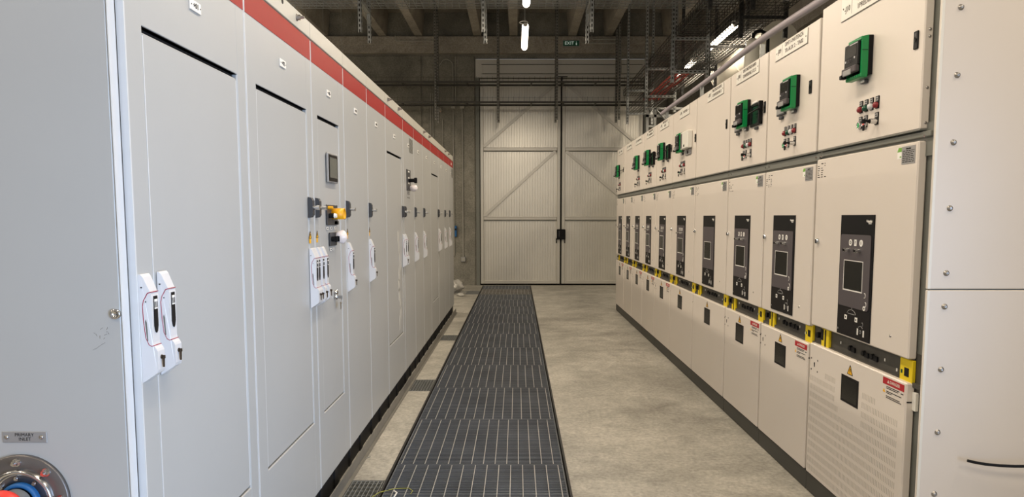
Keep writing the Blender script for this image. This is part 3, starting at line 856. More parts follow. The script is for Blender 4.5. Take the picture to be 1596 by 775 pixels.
def relay(parent, x0, zt=2.123, w=0.140, h=0.162):
    """protection relay: black bezel, green body, black face with a grey flap; x0 = far edge"""
    x1 = x0 + w; zb = zt - h
    mb = MB()
    mb.box(x0, x1, -0.020, 0, zb + 0.004, zt, 0, 0.002)
    o = mb.build('protection_relay', ['black'], parent)
    mb = MB()
    mb.prism([(-0.020, zb + 0.002), (-0.046, zb - 0.006), (-0.046, zt - 0.006), (-0.020, zt)], 0, x1 - 0.012, x1 - 0.001, 0)
    mb.prism([(-0.020, zb + 0.002), (-0.046, zb - 0.006), (-0.046, zt - 0.02), (-0.020, zt)], 0, x0 + 0.002, x0 + 0.008, 0)
    mb.box(x0 + 0.02, x1 - 0.002, -0.050, -0.018, zt - 0.020, zt - 0.004, 0, 0.004)
    mb.box(x0 + 0.005, x1 - 0.002, -0.050, -0.018, zb - 0.008, zb + 0.008, 0, 0.004)
    for k in range(7):
        mb.cyl((x1 - 0.012 - k * 0.016, -0.052, zb + 0.002), (x1 - 0.012 - k * 0.016, -0.044, zb + 0.002), 0.004, seg=8)
    mb.box(x1 - 0.003, x1 + 0.0005, -0.046, -0.022, zt - 0.062, zt - 0.059, 1)
    mb.build('green_case', ['green', 'green_dk'], o)
    mb = MB()
    mb.box(x0 + 0.002, x1 - 0.014, -0.056, -0.020, zb + 0.045, zt - 0.018, 0, 0.004)
    mb.box(x0 + 0.018, x1 - 0.03, -0.0572, -0.0555, zt - 0.075, zt - 0.03, 1)
    mb.box(x0 + 0.05, x1 - 0.02, -0.0572, -0.0558, zt - 0.0265, zt - 0.0235, 2)
    for k, (dx, dz) in enumerate(((0.02, 0.088), (0.098, 0.082), (0.04, 0.094), (0.055, 0.094), (0.07, 0.094), (0.048, 0.086), (0.064, 0.086))):
        rr = 0.0045 if k < 2 else 0.0028
        mb.cyl((x0 + dx, -0.0555, zt - dz), (x0 + dx, -0.0585, zt - dz), rr, seg=10, m=2 if k < 2 else 3)
    mb.build('relay_display', ['black', 'screen', 'plastic_white', 'panelgrey'], o)
    mb = MB()
    mb.box(x0 + 0.0, x1 - 0.016, -0.066, -0.046, zb + 0.018, zb + 0.047, 0, 0.004)
    mb.box(x0 + 0.02, x1 - 0.05, -0.070, -0.064, zb + 0.012, zb + 0.036, 1, 0.003)
    mb.box(x0 - 0.002, x0 + 0.02, -0.074, -0.05, zb + 0.004, zb + 0.022, 2, 0.003)
    mb.build('terminal_flap', ['panelgrey', 'label_metal', 'black'], o)
    mb = MB(); xm = (x0 + x1) / 2 + 0.02
    mb.box(xm - 0.022, xm + 0.022, -0.016, 0, zb - 0.026, zb - 0.010, 0, 0.003); mb.box(xm - 0.016, xm + 0.016, -0.0168, -0.015, zb - 0.023, zb - 0.013, 1)
    mb.build('test_block', ['charcoal', 'white'], parent)
    return o

def meter(parent, x0, z0=1.935):
    mb = MB()
    mb.box(x0, x0 + 0.115, -0.014, 0, z0, z0 + 0.080, 0, 0.002)
    mb.box(x0 + 0.006, x0 + 0.109, -0.0152, -0.0135, z0 + 0.008, z0 + 0.052, 1)
    for k in range(3):
        mb.box(x0 + 0.012 + k * 0.034, x0 + 0.034 + k * 0.034, -0.0152, -0.0135, z0 + 0.057, z0 + 0.072, 2)
    o = mb.build('panel_meter', ['charcoal', 'label_metal', 'white'], parent)
    MB().box(x0 + 0.035, x0 + 0.08, -0.014, 0, z0 - 0.022, z0 - 0.006, 0, 0.003).build('test_block', 'charcoal', parent)

def lcd_frame(parent, x0):
    mb = MB()
    z0, z1 = 1.932, 2.068; x1 = x0 + 0.20
    mb.box(x0, x1, -0.010, 0, z0, z0 + 0.016, 0, 0.002); mb.box(x0, x1, -0.010, 0, z1 - 0.016, z1, 0, 0.002)
    mb.box(x0, x0 + 0.016, -0.010, 0, z0, z1, 0, 0.002); mb.box(x1 - 0.016, x1, -0.024, 0, z0, z1, 0, 0.002)
    mb.box(x0 + 0.015, x1 - 0.015, -0.004, 0, z0 + 0.015, z1 - 0.015, 1)
    o = mb.build('display_module', ['black', 'green_lcd'], parent)
    MB().box(x0 + 0.02, x0 + 0.11, -0.008, 0, z1 + 0.003, z1 + 0.016, 0, 0.002).build('module_cap', 'white', o)
    MB().box(x0 + 0.09, x0 + 0.135, -0.014, 0, z0 - 0.024, z0 - 0.008, 0, 0.003).build('test_block', 'charcoal', parent)
    MB().cyl((x0 + 0.02, -0.03, 2.012), (x1 + 0.04, -0.03, 2.022), 0.0045, seg=8).build('stay_rod', 'black', parent)

def op_panel(parent, x0, w, zt, zb, icons=True):
    x1 = x0 + w; H = zt - zb
    mb = MB()
    mb.box(x0, x1, -0.004, 0, zb, zt, 0, 0.001)
    mb.box(x1 - 0.055, x1 - 0.018, -0.0046, -0.004, zt - 0.032, zt - 0.028, 1)
    mb.text('Schneider', 0.0125, x1 - 0.040, -0.0046, zt - 0.026, 1)
    mb.text('Electric', 0.008, x1 - 0.034, -0.0046, zt - 0.036, 1)
    o = mb.build('operating_panel', ['black', 'white'], parent)
    # grey membrane
    gx0, gx1 = x0 + 0.010, x1 - 0.018; gz1 = zt - 0.085; gz0 = zb + 0.130
    if icons:
        mb = MB(); rr = 0.014
        pts = []
        for cx_, cz_, t0 in ((gx1 - rr, gz1 - rr, 0), (gx0 + rr, gz1 - rr, 1), (gx0 + rr, gz0 + rr, 2), (gx1 - rr, gz0 + rr, 3)):
            for k in range(5):
                t = (t0 + k / 4) * PI / 2
                pts.append((cx_ + rr * math.cos(t), cz_ + rr * math.sin(t)))
        mb.prism(pts, 1, -0.0062, -0.004, 0)
    else:
        mb = MB(); mb.box(x0 + 0.006, x1 - 0.006, -0.0062, -0.004, gz0 + 0.0, gz1 + 0.0, 0)
    cxm = x0 + w * 0.52
    sx0, sx1 = x0 + w * 0.19, x0 + w * 0.74; sz1 = zt - 0.200; sz0 = zt - 0.325
    # screen with light rim
    mb.box(sx0 - 0.006, sx1 + 0.003, -0.0074, -0.006, sz0 - 0.006, sz1 + 0.003, 1)
    mb.box(sx0, sx1, -0.0082, -0.007, sz0, sz1, 2)
    if icons:
        z = zt - 0.120
        for k, fx in enumerate((0.35, 0.50, 0.67)):
            x = x0 + w * fx
            if k == 1:
                mb.box(x - 0.010, x + 0.010, -0.0072, -0.006, z - 0.014, z + 0.014, 1)
                mb.text('?', 0.022, x, -0.0078, z, 3)
            else:
                mb.lathe([(0, 0.0012), (0.0145, 0.0012), (0.0145, 0)], (x, -0.006, z), (0, -1, 0), 22, 1, False)
                mb.text('O' if k == 0 else 'I', 0.020, x, -0.0078, z, 3)
        for zz, fx in ((zt - 0.338, 0.83), (zt - 0.375, 0.86)):
            x = x0 + w * fx
            mb.tube([(x + 0.008 * math.cos(t), -0.0065, zz + 0.010 * math.sin(t)) for t in [-PI * 0.6 + k * PI * 1.2 / 7 for k in range(8)]], 0.0014, 5, 1)
        x = x0 + w * 0.83; zz = zt - 0.392
        mb.cyl((x, -0.006, zz), (x, -0.0072, zz), 0.010, seg=16, m=1); mb.cyl((x, -0.007, zz), (x, -0.0078, zz), 0.004, seg=10, m=3)
        for fx in (0.31, 0.64):
            x = x0 + w * fx; z = zt - 0.152
            m2 = MB(); m2.cyl((x, -0.006, z), (x, -0.030, z), 0.010, 0.008, seg=14, m=0); m2.cyl((x, -0.030, z), (x, -0.034, z), 0.0055, seg=12, m=1)
            m2.build('panel_knob', ['chrome', 'ink'], o)
    mb.build('membrane', ['panelgrey', 'white', 'screen', 'ink'], o)
    # lower symbols
    mb = MB(); mb.box(x0 + 0.004, x1 - 0.004, -0.0043, -0.0039, zb + 0.004, zb + 0.128, 1)
    zc = zb + 0.082
    for fx in (0.28, 0.60):
        x = x0 + w * fx
        mb.box(x - 0.011, x + 0.011, -0.0052, -0.004, zc - 0.010, zc + 0.010, 0, 0.0005)
        mb.box(x - 0.004, x + 0.004, -0.0058, -0.005, zc - 0.004, zc + 0.004, 1)
    x = x0 + w * 0.45
    mb.tube([(x + 0.042 * math.cos(t), -0.0045, zc + 0.012 + 0.026 * math.sin(t)) for t in [PI * 0.1 + k * PI * 0.8 / 8 for k in range(9)]], 0.0013, 5, 2)
    mb.box(x - 0.03, x + 0.03, -0.005, -0.004, zc + 0.018, zc + 0.021, 2)
    mb.box(x + 0.0, x + 0.005, -0.005, -0.004, zc + 0.042, zc + 0.052, 2)
    mb.box(x - 0.024, x + 0.024, -0.0047, -0.004, zc - 0.022, zc + 0.013, 1)
    x = x0 + w * 0.74
    mb.tube([(x + 0.018 * math.cos(t), -0.0045, zb + 0.052 + 0.008 * math.sin(t)) for t in [k * PI / 6 for k in range(7)]], 0.0013, 5, 2)
    mb.cyl((x, -0.004, zb + 0.036), (x, -0.0055, zb + 0.036), 0.008, seg=14, m=2); mb.cyl((x, -0.0054, zb + 0.036), (x, -0.006, zb + 0.036), 0.005, seg=12, m=1)
    mb.box(x - 0.030, x - 0.020, -0.005, -0.004, zb + 0.020, zb + 0.048, 0); mb.box(x + 0.022, x + 0.032, -0.005, -0.004, zb + 0.018, zb + 0.046, 0)
    mb.tube([(x + 0.014 + 0.006 * math.cos(t), -0.0045, zb + 0.070 + 0.008 * math.sin(t)) for t in [-PI / 2 + k * PI * 1.3 / 6 for k in range(7)]], 0.0012, 5, 2)
    mb.box(x0 + 0.010, x0 + 0.016, -0.005, -0.004, zb + 0.018, zb + 0.026, 2)
    mb.build('mimic_symbols', ['white', 'ink', 'label_metal'], o)
    return o

UNITS = [  # y0 near, y1 far
 dict(y0=2.55, y1=3.48, pan=(0.297, 0.298), plate=('-J10', 'DMT1-PARTENZA', '1PREDISPOSIZIONE'), relay=0.375, btn=0.415, latch=0.834, danger=True, holes=True, vents=True, label='nearest right cubicle with the slotted cover beside the blank end panel'),
 dict(y0=3.48, y1=4.19, pan=(0.165, 0.315), plate=('-J09', 'DMT1-PARTENZA', 'TR-AUX 2 - TA02'), relay=0.335, btn=0.275, latch=0.61, danger=True, holes=True, meter=0.185, label='second right cubicle with a green relay and a small meter above its buttons'),
 dict(y0=4.19, y1=4.92, pan=(0.178, 0.312), plate=('-J08', 'DMT1-PARTENZA RAMO', 'CONVERSIONE 2-TC1.2'), relay=0.290, btn=0.300, latch=0.690, danger=True, holes=True, meter=0.150, lcd=0.455, label='third right cubicle with the relay, black display frame and stay rod'),
 dict(y0=4.92, y1=5.83, pan=(0.290, 0.320), plate=('-J07', 'PARTENZA RAMO', 'CONVERSIONE 2'), latch=0.84, icons=False, label='fourth right cubicle with a blank upper door and a plain grey panel'),
 dict(y0=5.83, y1=6.70, pan=(0.250, 0.320), plate=('-J06', 'PARTENZA', ''), relay=0.330, btn=0.330, latch=0.845, wbox=0.495, label='fifth right cubicle with a white box beside the green relay'),
 dict(y0=6.70, y1=7.46, pan=(0.205, 0.300), plate=('-J05', 'PARTENZA TR', 'AUX 1'), relay=0.270, btn=0.300, latch=0.715, danger=True, lcd=0.47, label='sixth right cubicle, first one behind the white box'),
 dict(y0=7.46, y1=8.21, pan=(0.205, 0.300), plate=('-J04', 'PARTENZA RAMO', 'CONVERSIONE 1'), relay=0.270, btn=0.300, latch=0.705, danger=True, lcd=0.46, label='seventh right cubicle, fourth from the far end of the row'),
 dict(y0=8.21, y1=8.95, pan=(0.210, 0.300), plate=('-J03', 'PARTENZA RAMO', ''), relay=0.300, btn=0.300, latch=0.700, danger=True, label='eighth right cubicle, third from the far end, with a single green relay'),
 dict(y0=8.95, y1=9.65, pan=(0.200, 0.300), plate=('-J02', 'CONGIUNTORE', ''), latch=0.660, danger=True, label='ninth right cubicle, with no relay on its upper door, next to last'),
 dict(y0=9.65, y1=10.40, pan=(0.230, 0.300), plate=('-J01', 'ARRIVO', ''), relay=0.150, btn=0.20, latch=0.640, danger=True, rod=True, label='last right cubicle at the far end next to the gate'),
]
for ui, U in enumerate(UNITS):
    w = U['y1'] - U['y0']; near = ui == 0
    r = empty('switchgear_cubicle', (XR, U['y1'], 0), -PI / 2, U['label'], 'switchgear cabinet', 'white switchgear cubicles of the right row')
    g = 0.008 if not near else 0.008
    e = w - (0.050 if near else 0.018)       # near edge of the doors
    zt = 2.365 if near else 2.335
    mb = MB(); mb.box(0.002, w - 0.002, 0.036, 1.15, 0.10, 2.26, 0, 0.003); mb.box(0.002, w - 0.002, 0.0362, 0.30, 2.26, 2.31, 0, 0.003)
    mb.box(0.0, w, 0.012, 0.037, 1.652 if not near else 1.668, 1.688, 0, 0.002); mb.box(0, w, 0.026, 0.037, 1.60, 1.72, 0)
    for x in (0.03, w - 0.03): mb.cyl((x, 0.012, 1.670), (x, 0.007, 1.670), 0.005, seg=8, m=1)
    mb.build('cubicle_frame', ['frame', 'chrome'], r)
    MB().box(0.0, w, 0.008, 1.10, 0.001, 0.098, 0, 0.003).build('plinth', 'plinth_r', r)
    # ---- upper door
    zb = 1.697
    mb = MB(); mb.box(g, e, 0, 0.034, zb, zt, 0, 0.004)
    mb.box(g, e, 0.001, 0.034, zb - 0.004, zb, 1)
    ud = mb.build('relay_door', ['cream', 'frame'], r)
    for z in (2.05, 2.025, 1.845, 1.72) + ((2.27,) if not near else ()):
        m2 = MB(); m2.lathe([(0.0052, 0), (0.0048, 0.002), (0.0, 0.0035)], (e, 0.020, z), (1, 0, 0), 12); m2.build('edge_screw', 'steel', ud)
    # name plate
    px0 = {0: 0.215, 1: 0.115, 2: 0.13, 3: 0.33, 4: 0.27}.get(ui, 0.17); pw = {0: 0.48, 3: 0.42, 4: 0.36}.get(ui, 0.44); pz0 = 2.250; pz1 = 2.335 if not near else 2.352
    if ui > 4: pw = 0.40; pz1 = 2.318
    if 1 <= ui <= 4: pz1 = 2.325
    mb = MB()
    mb.box(px0, px0 + pw, -0.0035, 0, pz0, pz1, 0, 0.0008)
    mb.box(px0, px0 + pw, -0.0040, -0.0030, pz0 - 0.0015, pz0 + 0.0005, 1); mb.box(px0 + pw - 0.001, px0 + pw + 0.001, -0.004, -0.003, pz0, pz1, 1)
    mb.box(px0 + 0.098, px0 + 0.100, -0.004, -0.003, pz0 + 0.012, pz1 - 0.005, 1)
    mb.text(U['plate'][0], 0.034, px0 + 0.058, -0.004, pz0 + 0.042, 1)
    l2 = U['plate'][2]
    mb.text(U['plate'][1], 0.030, px0 + pw * 0.60, -0.004, (pz0 + 0.060) if l2 else pz0 + 0.04, 1, width=pw * 0.56 if len(U['plate'][1]) > 9 else None)
    if l2: mb.text(l2, 0.030, px0 + pw * 0.60, -0.004, pz0 + 0.026, 1, width=pw * 0.56 if len(l2) > 9 else None)
    for x in (px0 + 0.02, px0 + pw - 0.02): mb.cyl((x, -0.0035, (pz0 + pz1) / 2), (x, -0.005, (pz0 + pz1) / 2), 0.004, seg=8, m=1)
    mb.build('name_plate', ['cream_edge', 'engraved'], r)
    # latch
    lx = U['latch']
    mb = MB(); mb.box(lx - 0.014, lx + 0.014, -0.006, 0, 1.990, 2.055, 0, 0.002); mb.cyl((lx, -0.006, 2.022), (lx, -0.009, 2.022), 0.006, seg=12, m=0); mb.box(lx - 0.006, lx + 0.006, -0.0065, -0.006, 2.035, 2.047, 1)
    mb.build('door_latch', ['black', 'charcoal'], r)
    if 'relay' in U: relay(r, U['relay'], 2.123 if near else 2.110)
    if 'meter' in U: meter(r, U['meter'])
    if 'lcd' in U: lcd_frame(r, U['lcd'])
    if 'wbox' in U:
        x0 = U['wbox']; mb = MB()
        mb.box(x0, x0 + 0.25, -0.045, 0, 1.955, 2.10, 0, 0.006); mb.box(x0 + 0.01, x0 + 0.06, -0.047, -0.044, 1.965, 2.09, 1, 0.002)
        mb.box(x0 + 0.12, x0 + 0.15, -0.0465, -0.044, 1.972, 1.990, 2)
        mb.build('white_module', ['cream_edge', 'panelgrey', 'ink'], r)
        MB().box(x0 + 0.04, x0 + 0.22, -0.010, 0, 1.905, 1.948, 0, 0.002).box(x0 + 0.11, x0 + 0.15, -0.012, -0.009, 1.915, 1.940, 1).build('module_label', ['label_metal', 'ink'], r)
    if U.get('rod'): MB().cyl((0.29, -0.03, 2.02), (0.64, -0.012, 2.02), 0.005, seg=8).build('stay_rod', 'black', r)
    if 'btn' in U:
        b0 = U['btn'] + 0.02
        for k, kind in enumerate(('red_lens', 'green_dk', 'plastic_white', 'red_lens')):
            push_button(r, b0 + k * 0.045, 1.835, kind)
        for k, kind in ((0, 'green_lens'), (1, 'pink_lens'), (3, 'key')):
            push_button(r, b0 + k * 0.045, 1.770, kind)
    # ---- breaker door
    zb2, zt2 = (0.848, 1.655) if near else (0.835, 1.638)
    mb = MB(); mb.box(g, e, 0, 0.034, zb2, zt2, 0, 0.005)
    bd = mb.build('breaker_door', ['cream'], r)
    px, pw2 = U['pan']
    op_panel(r, px, pw2, 1.388, 0.856, U.get('icons', True))
    mb = MB(); x = 0.055 if near else 0.035
    mb.lathe([(0.014, 0), (0.014, 0.004), (0.011, 0.012), (0.008, 0.013), (0.0, 0.010)], (x, 0, 1.262), (0, -1, 0), 20, 0); mb.box(x - 0.005, x + 0.005, -0.0145, -0.009, 1.252, 1.272, 1, 0.001)
    mb.build('door_lock', ['chrome', 'ink'], r)
    MB().lathe([(0.006, 0), (0.005, 0.002), (0, 0.003)], (e - 0.13, 0, 0.915), (0, -1, 0), 12).build('cover_screw', 'steel', r)
    # rating plate + eco sticker
    rx1 = e - 0.018; rx0 = rx1 - 0.090
    mb = MB(); za = zt2 - 0.078; zb_ = zt2 - 0.012
    mb.box(rx0, rx1, -0.0015, 0, za, zb_, 0)
    rr = random.Random(ui)
    mb.text('Schneider', 0.009, (rx0 + rx1) / 2, -0.0018, zb_ - 0.009, 1)
    for k in range(7):
        zz = zb_ - 0.017 - k * 0.0068
        x = rx0 + 0.006
        while x < rx1 - 0.010:
            l_ = rr.uniform(0.006, 0.02); l_ = min(l_, rx1 - 0.006 - x)
            mb.box(x, x + l_, -0.002, -0.0014, zz - 0.0014, zz + 0.0012, 1); x += l_ + 0.004
    mb.build('rating_plate', ['label_metal', 'ink'], r)
    mb = MB(); mb.box(rx0 - 0.032, rx0 - 0.002, -0.0012, 0, za + 0.022, zb_ - 0.002, 1)
    mb.prism([(rx0 - 0.032, zb_ - 0.018), (rx0 - 0.002, zb_ - 0.018), (rx0 - 0.002, zb_ - 0.002), (rx0 - 0.024, zb_ - 0.002)], 1, -0.0018, -0.0011, 0)
    mb.box(rx0 - 0.014, rx0 - 0.004, -0.0016, -0.001, za + 0.026, za + 0.032, 0)
    mb.build('eco_sticker', ['lgreen', 'white'], r)
    # small test labels top far corner
    mb = MB()
    for k in range(7):
        for c_ in range(3):
            if rr.random() < 0.72:
                x = 0.022 + c_ * 0.036; zz = zt2 - 0.022 - k * 0.0105
                mb.box(x, x + rr.uniform(0.008, 0.024), -0.0008, 0, zz - 0.002, zz + 0.0015, 0)
    mb.build('printed_label', 'ink', r)
    # ---- interlock gap
    mb = MB(); mb.box(0, w, 0.034, 0.06, 0.72, 0.87, 0); mb.box(0, w, 0.022, 0.037, 0.742, 0.760, 0)
    it = mb.build('interlock_channel', ['galv_dark'], r)
    for fx in (0.34, 0.47, 0.55):
        mb = MB()
        x = w * fx + 0.05; mb.cyl((x, 0.034, 0.795), (x, 0.022, 0.795), 0.013, 0.011, seg=12); mb.box(x + 0.008, x + 0.042, 0.026, 0.034, 0.780, 0.802, 0, 0.002)
        mb.build('padlock_boss', 'black', it)
    MB().cyl((0.045, 0.034, 0.80), (0.045, 0.015, 0.80), 0.015, seg=12).build('round_boss', 'black', it)
    mb = MB()
    for fx in (0.28, 0.40, 0.62, 0.70, 0.80): mb.box(w * fx, w * fx + 0.007, 0.0325, 0.034, 0.785 + 0.012 * math.sin(fx * 30), 0.797 + 0.012 * math.sin(fx * 30))
    mb.build('channel_marks', 'white', it)
    for (xa, xb, hole) in ((e - 0.088, e - 0.002, True), (0.085, 0.165, False)):
        mb = MB(); mb.box(xa, xb, 0.020, 0.034, 0.745, 0.842, 0, 0.002)
        if hole: mb.box(xa + 0.034, xa + 0.064, 0.0185, 0.021, 0.775, 0.808, 1); mb.box(xa + 0.010, xa + 0.020, 0.0188, 0.021, 0.782, 0.796, 2)
        else: mb.box(xa + 0.040, xa + 0.052, 0.0185, 0.021, 0.748, 0.838, 1); mb.box(xa - 0.004, xa + 0.025, 0.0185, 0.021, 0.785, 0.838, 1)
        mb.build('yellow_lock_plate', ['yellow_p', 'ink', 'green_dk'], it)
    # ---- cable compartment cover
    zc1 = 0.757 if near else 0.745
    mb = MB(); mb.box(g, e, 0, 0.034, 0.10, zc1, 0, 0.005)
    mb.box(e - 0.001, e + 0.0012, 0.004, 0.034, zc1 - 0.075, zc1 - 0.070, 1)
    cvr = mb.build('cable_cover', ['cream', 'ink'], r)
    if near: MB().box(e, e + 0.024, 0.022, 0.036, 0.655, 0.725, 0, 0.002).build('hinge', 'cream_edge', r)
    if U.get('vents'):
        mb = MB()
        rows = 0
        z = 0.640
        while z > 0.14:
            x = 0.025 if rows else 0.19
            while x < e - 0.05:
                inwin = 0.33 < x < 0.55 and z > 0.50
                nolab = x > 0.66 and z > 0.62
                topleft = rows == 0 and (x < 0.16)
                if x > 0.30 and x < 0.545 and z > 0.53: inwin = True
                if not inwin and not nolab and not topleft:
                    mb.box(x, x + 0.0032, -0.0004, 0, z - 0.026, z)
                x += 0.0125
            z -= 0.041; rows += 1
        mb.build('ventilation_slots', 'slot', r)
    wx0 = {0: 0.357, 1: 0.245}.get(ui, px + pw2 * 0.25 - 0.0); wx0 = wx0
    mb = MB(); mb.box(wx0, wx0 + 0.160, -0.0015, 0.0, 0.558, 0.678, 0); mb.box(wx0 + 0.010, wx0 + 0.150, -0.0022, -0.001, 0.568, 0.668, 1)
    mb.build('viewing_window', ['ink', 'screen'], r)
    mb = MB(); triangle(mb, wx0 + 0.078, 0.0, 0.690, 0.041, 0, 1); mb.build('warning_sign', ['warn', 'ink'], r)
    if U.get('danger'):
        dx1 = e - 0.008 if not near else e - 0.012; dx0 = dx1 - 0.155; dz = zc1 - 0.010
        mb = MB(); mb.box(dx0, dx1, -0.0008, 0, dz - 0.082, dz, 3)
        mb.box(dx0, dx1, -0.0014, -0.0006, dz - 0.027, dz, 0)
        mb.text('DANGER', 0.018, (dx0 + dx1) / 2 + 0.012, -0.0016, dz - 0.0135, 3)
        mb.prism([(dx0 + 0.034, dz - 0.019), (dx0 + 0.048, dz - 0.019), (dx0 + 0.041, dz - 0.007)], 1, -0.002, -0.0013, 3)
        for k in range(8):
            zz = dz - 0.034 - k * 0.0062
            if k in (2, 5): continue
            mb.box(dx0 + 0.028, dx0 + 0.028 + (0.095, 0.085, 0, 0.11, 0.04, 0, 0.10, 0.11)[k], -0.0014, -0.0006, zz - 0.0018, zz + 0.0012, 1)
        mb.prism([(dx0 + 0.002, dz - 0.060), (dx0 + 0.020, dz - 0.060), (dx0 + 0.011, dz - 0.045)], 1, -0.0016, -0.0006, 2)
        mb.box(dx1 - 0.022, dx1 - 0.004, -0.0014, -0.0006, dz - 0.040, dz - 0.036, 1)
        mb.build('danger_label', ['danger', 'ink', 'warn', 'cream'], r)
    if U.get('holes') or ui in (5, 6, 7, 8):
        mb = MB(); hx = 0.030 if near else 0.012
        for (dx, dz) in ((0.0, 0), (0.072, 0), (0, -0.055), (0.072, -0.055)): MB().cyl((hx + dx, 0.0, 0.683 + dz), (hx + dx, -0.0008, 0.683 + dz), 0.0045, seg=10).build('screw_hole', 'ink', r)
        mb.lathe([(0.006, 0.0009), (0, 0.0009)], (hx + 0.036, 0, 0.660), (0, -1, 0), 10); mb.box(hx + 0.032, hx + 0.040, -0.0009, 0, 0.646, 0.668)
        mb.build('keyhole', 'ink', r)

# --- end cladding of the right row, facing the camera
ep = empty('end_panel', (1.478, 2.53, 0), 0, 'blank white bolted end panel closing the right switchgear row', 'end panel')
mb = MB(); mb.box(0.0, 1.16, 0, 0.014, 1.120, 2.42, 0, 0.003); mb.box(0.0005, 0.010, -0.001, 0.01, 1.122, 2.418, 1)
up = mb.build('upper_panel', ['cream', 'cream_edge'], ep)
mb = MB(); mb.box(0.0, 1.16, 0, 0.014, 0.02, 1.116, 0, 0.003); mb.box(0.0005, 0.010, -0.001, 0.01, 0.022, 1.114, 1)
lp = mb.build('lower_panel', ['cream', 'cream_edge'], ep)
for z in (2.106, 1.875, 1.642, 1.41, 1.178, 1.057, 0.826, 0.592, 0.358, 0.13):
    for x in (0.065, 1.08):
        MB().lathe([(0.0105, 0), (0.0105, 0.0015), (0.0075, 0.002), (0.0075, 0.007), (0.003, 0.009), (0, 0.0075)], (x, 0, z), (0, -1, 0), 16).build('bolt', 'steel', up if z > 1.12 else lp)
mb = MB(); mb.box(0.017, 0.037, 0.0, 0.02, 0.10, 2.36, 0, 0.002)
mb2 = MB(); mb2.box(0.018, 1.14, 0.0145, 0.0185, 0.02, 2.36)
mb2.build('backing_frame', 'frame', ep)
cb = MB(); pts = [(1.640, 2.50, 0.495), (1.665, 2.495, 0.490), (1.70, 2.49, 0.485), (1.75, 2.485, 0.4815), (1.80, 2.48, 0.481), (1.87, 2.475, 0.483), (1.97, 2.47, 0.480), (2.1, 2.47, 0.44), (2.25, 2.47, 0.30), (2.32, 2.46, 0.10), (2.36, 2.44, 0.012), (2.5, 2.3, 0.008)]
cb.tube(pts, 0.0055, 8)
tag(cb.build('black_cable', 'black'), 'loose black cable with its end in front of the white end panel', 'cable')

# ================================================================== OVERHEAD
def strut_mesh(L, w=0.041, d=0.041, flip=1):
    """perforated channel hanging down from its origin, slots facing the camera"""
    mb = MB(); t = 0.003
    mb.box(-w / 2, w / 2, 0, t, -L, 0); mb.box(-w / 2, -w / 2 + t, 0, d, -L, 0); mb.box(w / 2 - t, w / 2, 0, d, -L, 0)
    z = -0.03
    while z > -L + 0.03:
        mb.box(-0.007, 0.007, -0.0008, 0.001, z - 0.030, z, 1)
        mb.box(-w / 2 - 0.0008, -w / 2 + 0.001, 0.013, 0.027, z - 0.030, z, 1); mb.box(w / 2 - 0.001, w / 2 + 0.0008, 0.013, 0.027, z - 0.030, z, 1)
        z -= 0.055
    mb.box(-0.045, 0.045, -0.03, 0.07, -0.006, 0)
    return mb
def strut(x, y, ztop, zbot, label, group, m='galv_mid', rz=0):
    o = strut_mesh(ztop - zbot).build('hanger_channel', [m, 'dark'])
    o.location = (x, y, ztop); o.rotation_euler = (0, 0, rz)
    return tag(o, label, 'hanger channel', group)
def mesh_tray(L, w, h, pl=0.10, pw=0.05, r=0.0022):
    """wire basket tray along x, width along y"""
    mb = MB()
    n = int(L / pl)
    for k in range(n + 1):
        x = k * L / n
        mb.box(x - r, x + r, 0, w, -r, r); mb.box(x - r, x + r, -r, r, 0, h); mb.box(x - r, x + r, w - r, w + r, 0, h)
    k = 0.0
    while k <= w + 1e-6:
        mb.box(0, L, k - r, k + r, -r * 2, 0); k += pw
    for z in (h * 0.5, h):
        mb.box(0, L, -r * 1.4, r * 1.4, z - r, z + r); mb.box(0, L, w - r * 1.4, w + r * 1.4, z - r, z + r)
    return mb
def ladder_tray(L, w, h, p=0.25):
    mb = MB()
    mb.box(0, L, 0, 0.004, 0, h); mb.box(0, L, 0, 0.02, 0, 0.003); mb.box(0, L, 0, 0.02, h - 0.003, h)
    mb.box(0, L, w - 0.004, w, 0, h); mb.box(0, L, w - 0.02, w, 0, 0.003); mb.box(0, L, w - 0.02, w, h - 0.003, h)
    x = 0.05
    while x < L:
        mb.box(x, x + 0.03, 0.004, w - 0.004, 0.004, 0.016); x += p
    return mb
# near wire tray across the aisle
o = mesh_tray(6.0, 0.42, 0.105, 0.083, 0.06, 0.0028).build('wire_basket_tray', 'galv'); o.location = (-3.5, 8.05, 3.80)
tag(o, 'bright galvanised wire basket tray crossing the top edge of the view', 'cable tray')
for i, x in enumerate((-1.735, -0.375, 0.825)):
    dx = (-0.02, 0, 0.02)[i] * 0
    r = empty('tray_bracket', (x, 8.0, 5.34), 0, 'perforated tray bracket hanging at the top, ' + ('leftmost, above the red band', 'left of the aisle lamps', 'right of the aisle lamps near the exit sign')[i], 'tray bracket', 'brackets of the near wire tray')
    strut_mesh(1.93).build('front_channel', ['galv', 'dark'], r)
    b = strut_mesh(1.93).build('rear_channel', ['galv', 'dark'], r); b.location = (0, 0.50, 0)
    mb = MB(); mb.box(-0.02, 0.02, 0.04, 0.50, -1.60, -1.56)
    mb.box(-0.021, 0.021, 0.485, 0.50, -1.72, -1.60, 0)
    mb.add([(-0.002, 0.04, -1.58), (-0.002, 0.06, -1.58), (-0.002, 0.50, -1.74), (-0.002, 0.50, -1.72), (0.002, 0.04, -1.58), (0.002, 0.06, -1.58), (0.002, 0.50, -1.74), (0.002, 0.50, -1.72)], [(0, 1, 2, 3), (4, 5, 6, 7), (0, 1, 5, 4), (2, 3, 7, 6), (1, 2, 6, 5), (0, 3, 7, 4)])
    mb.build('cross_arm', 'galv', r)
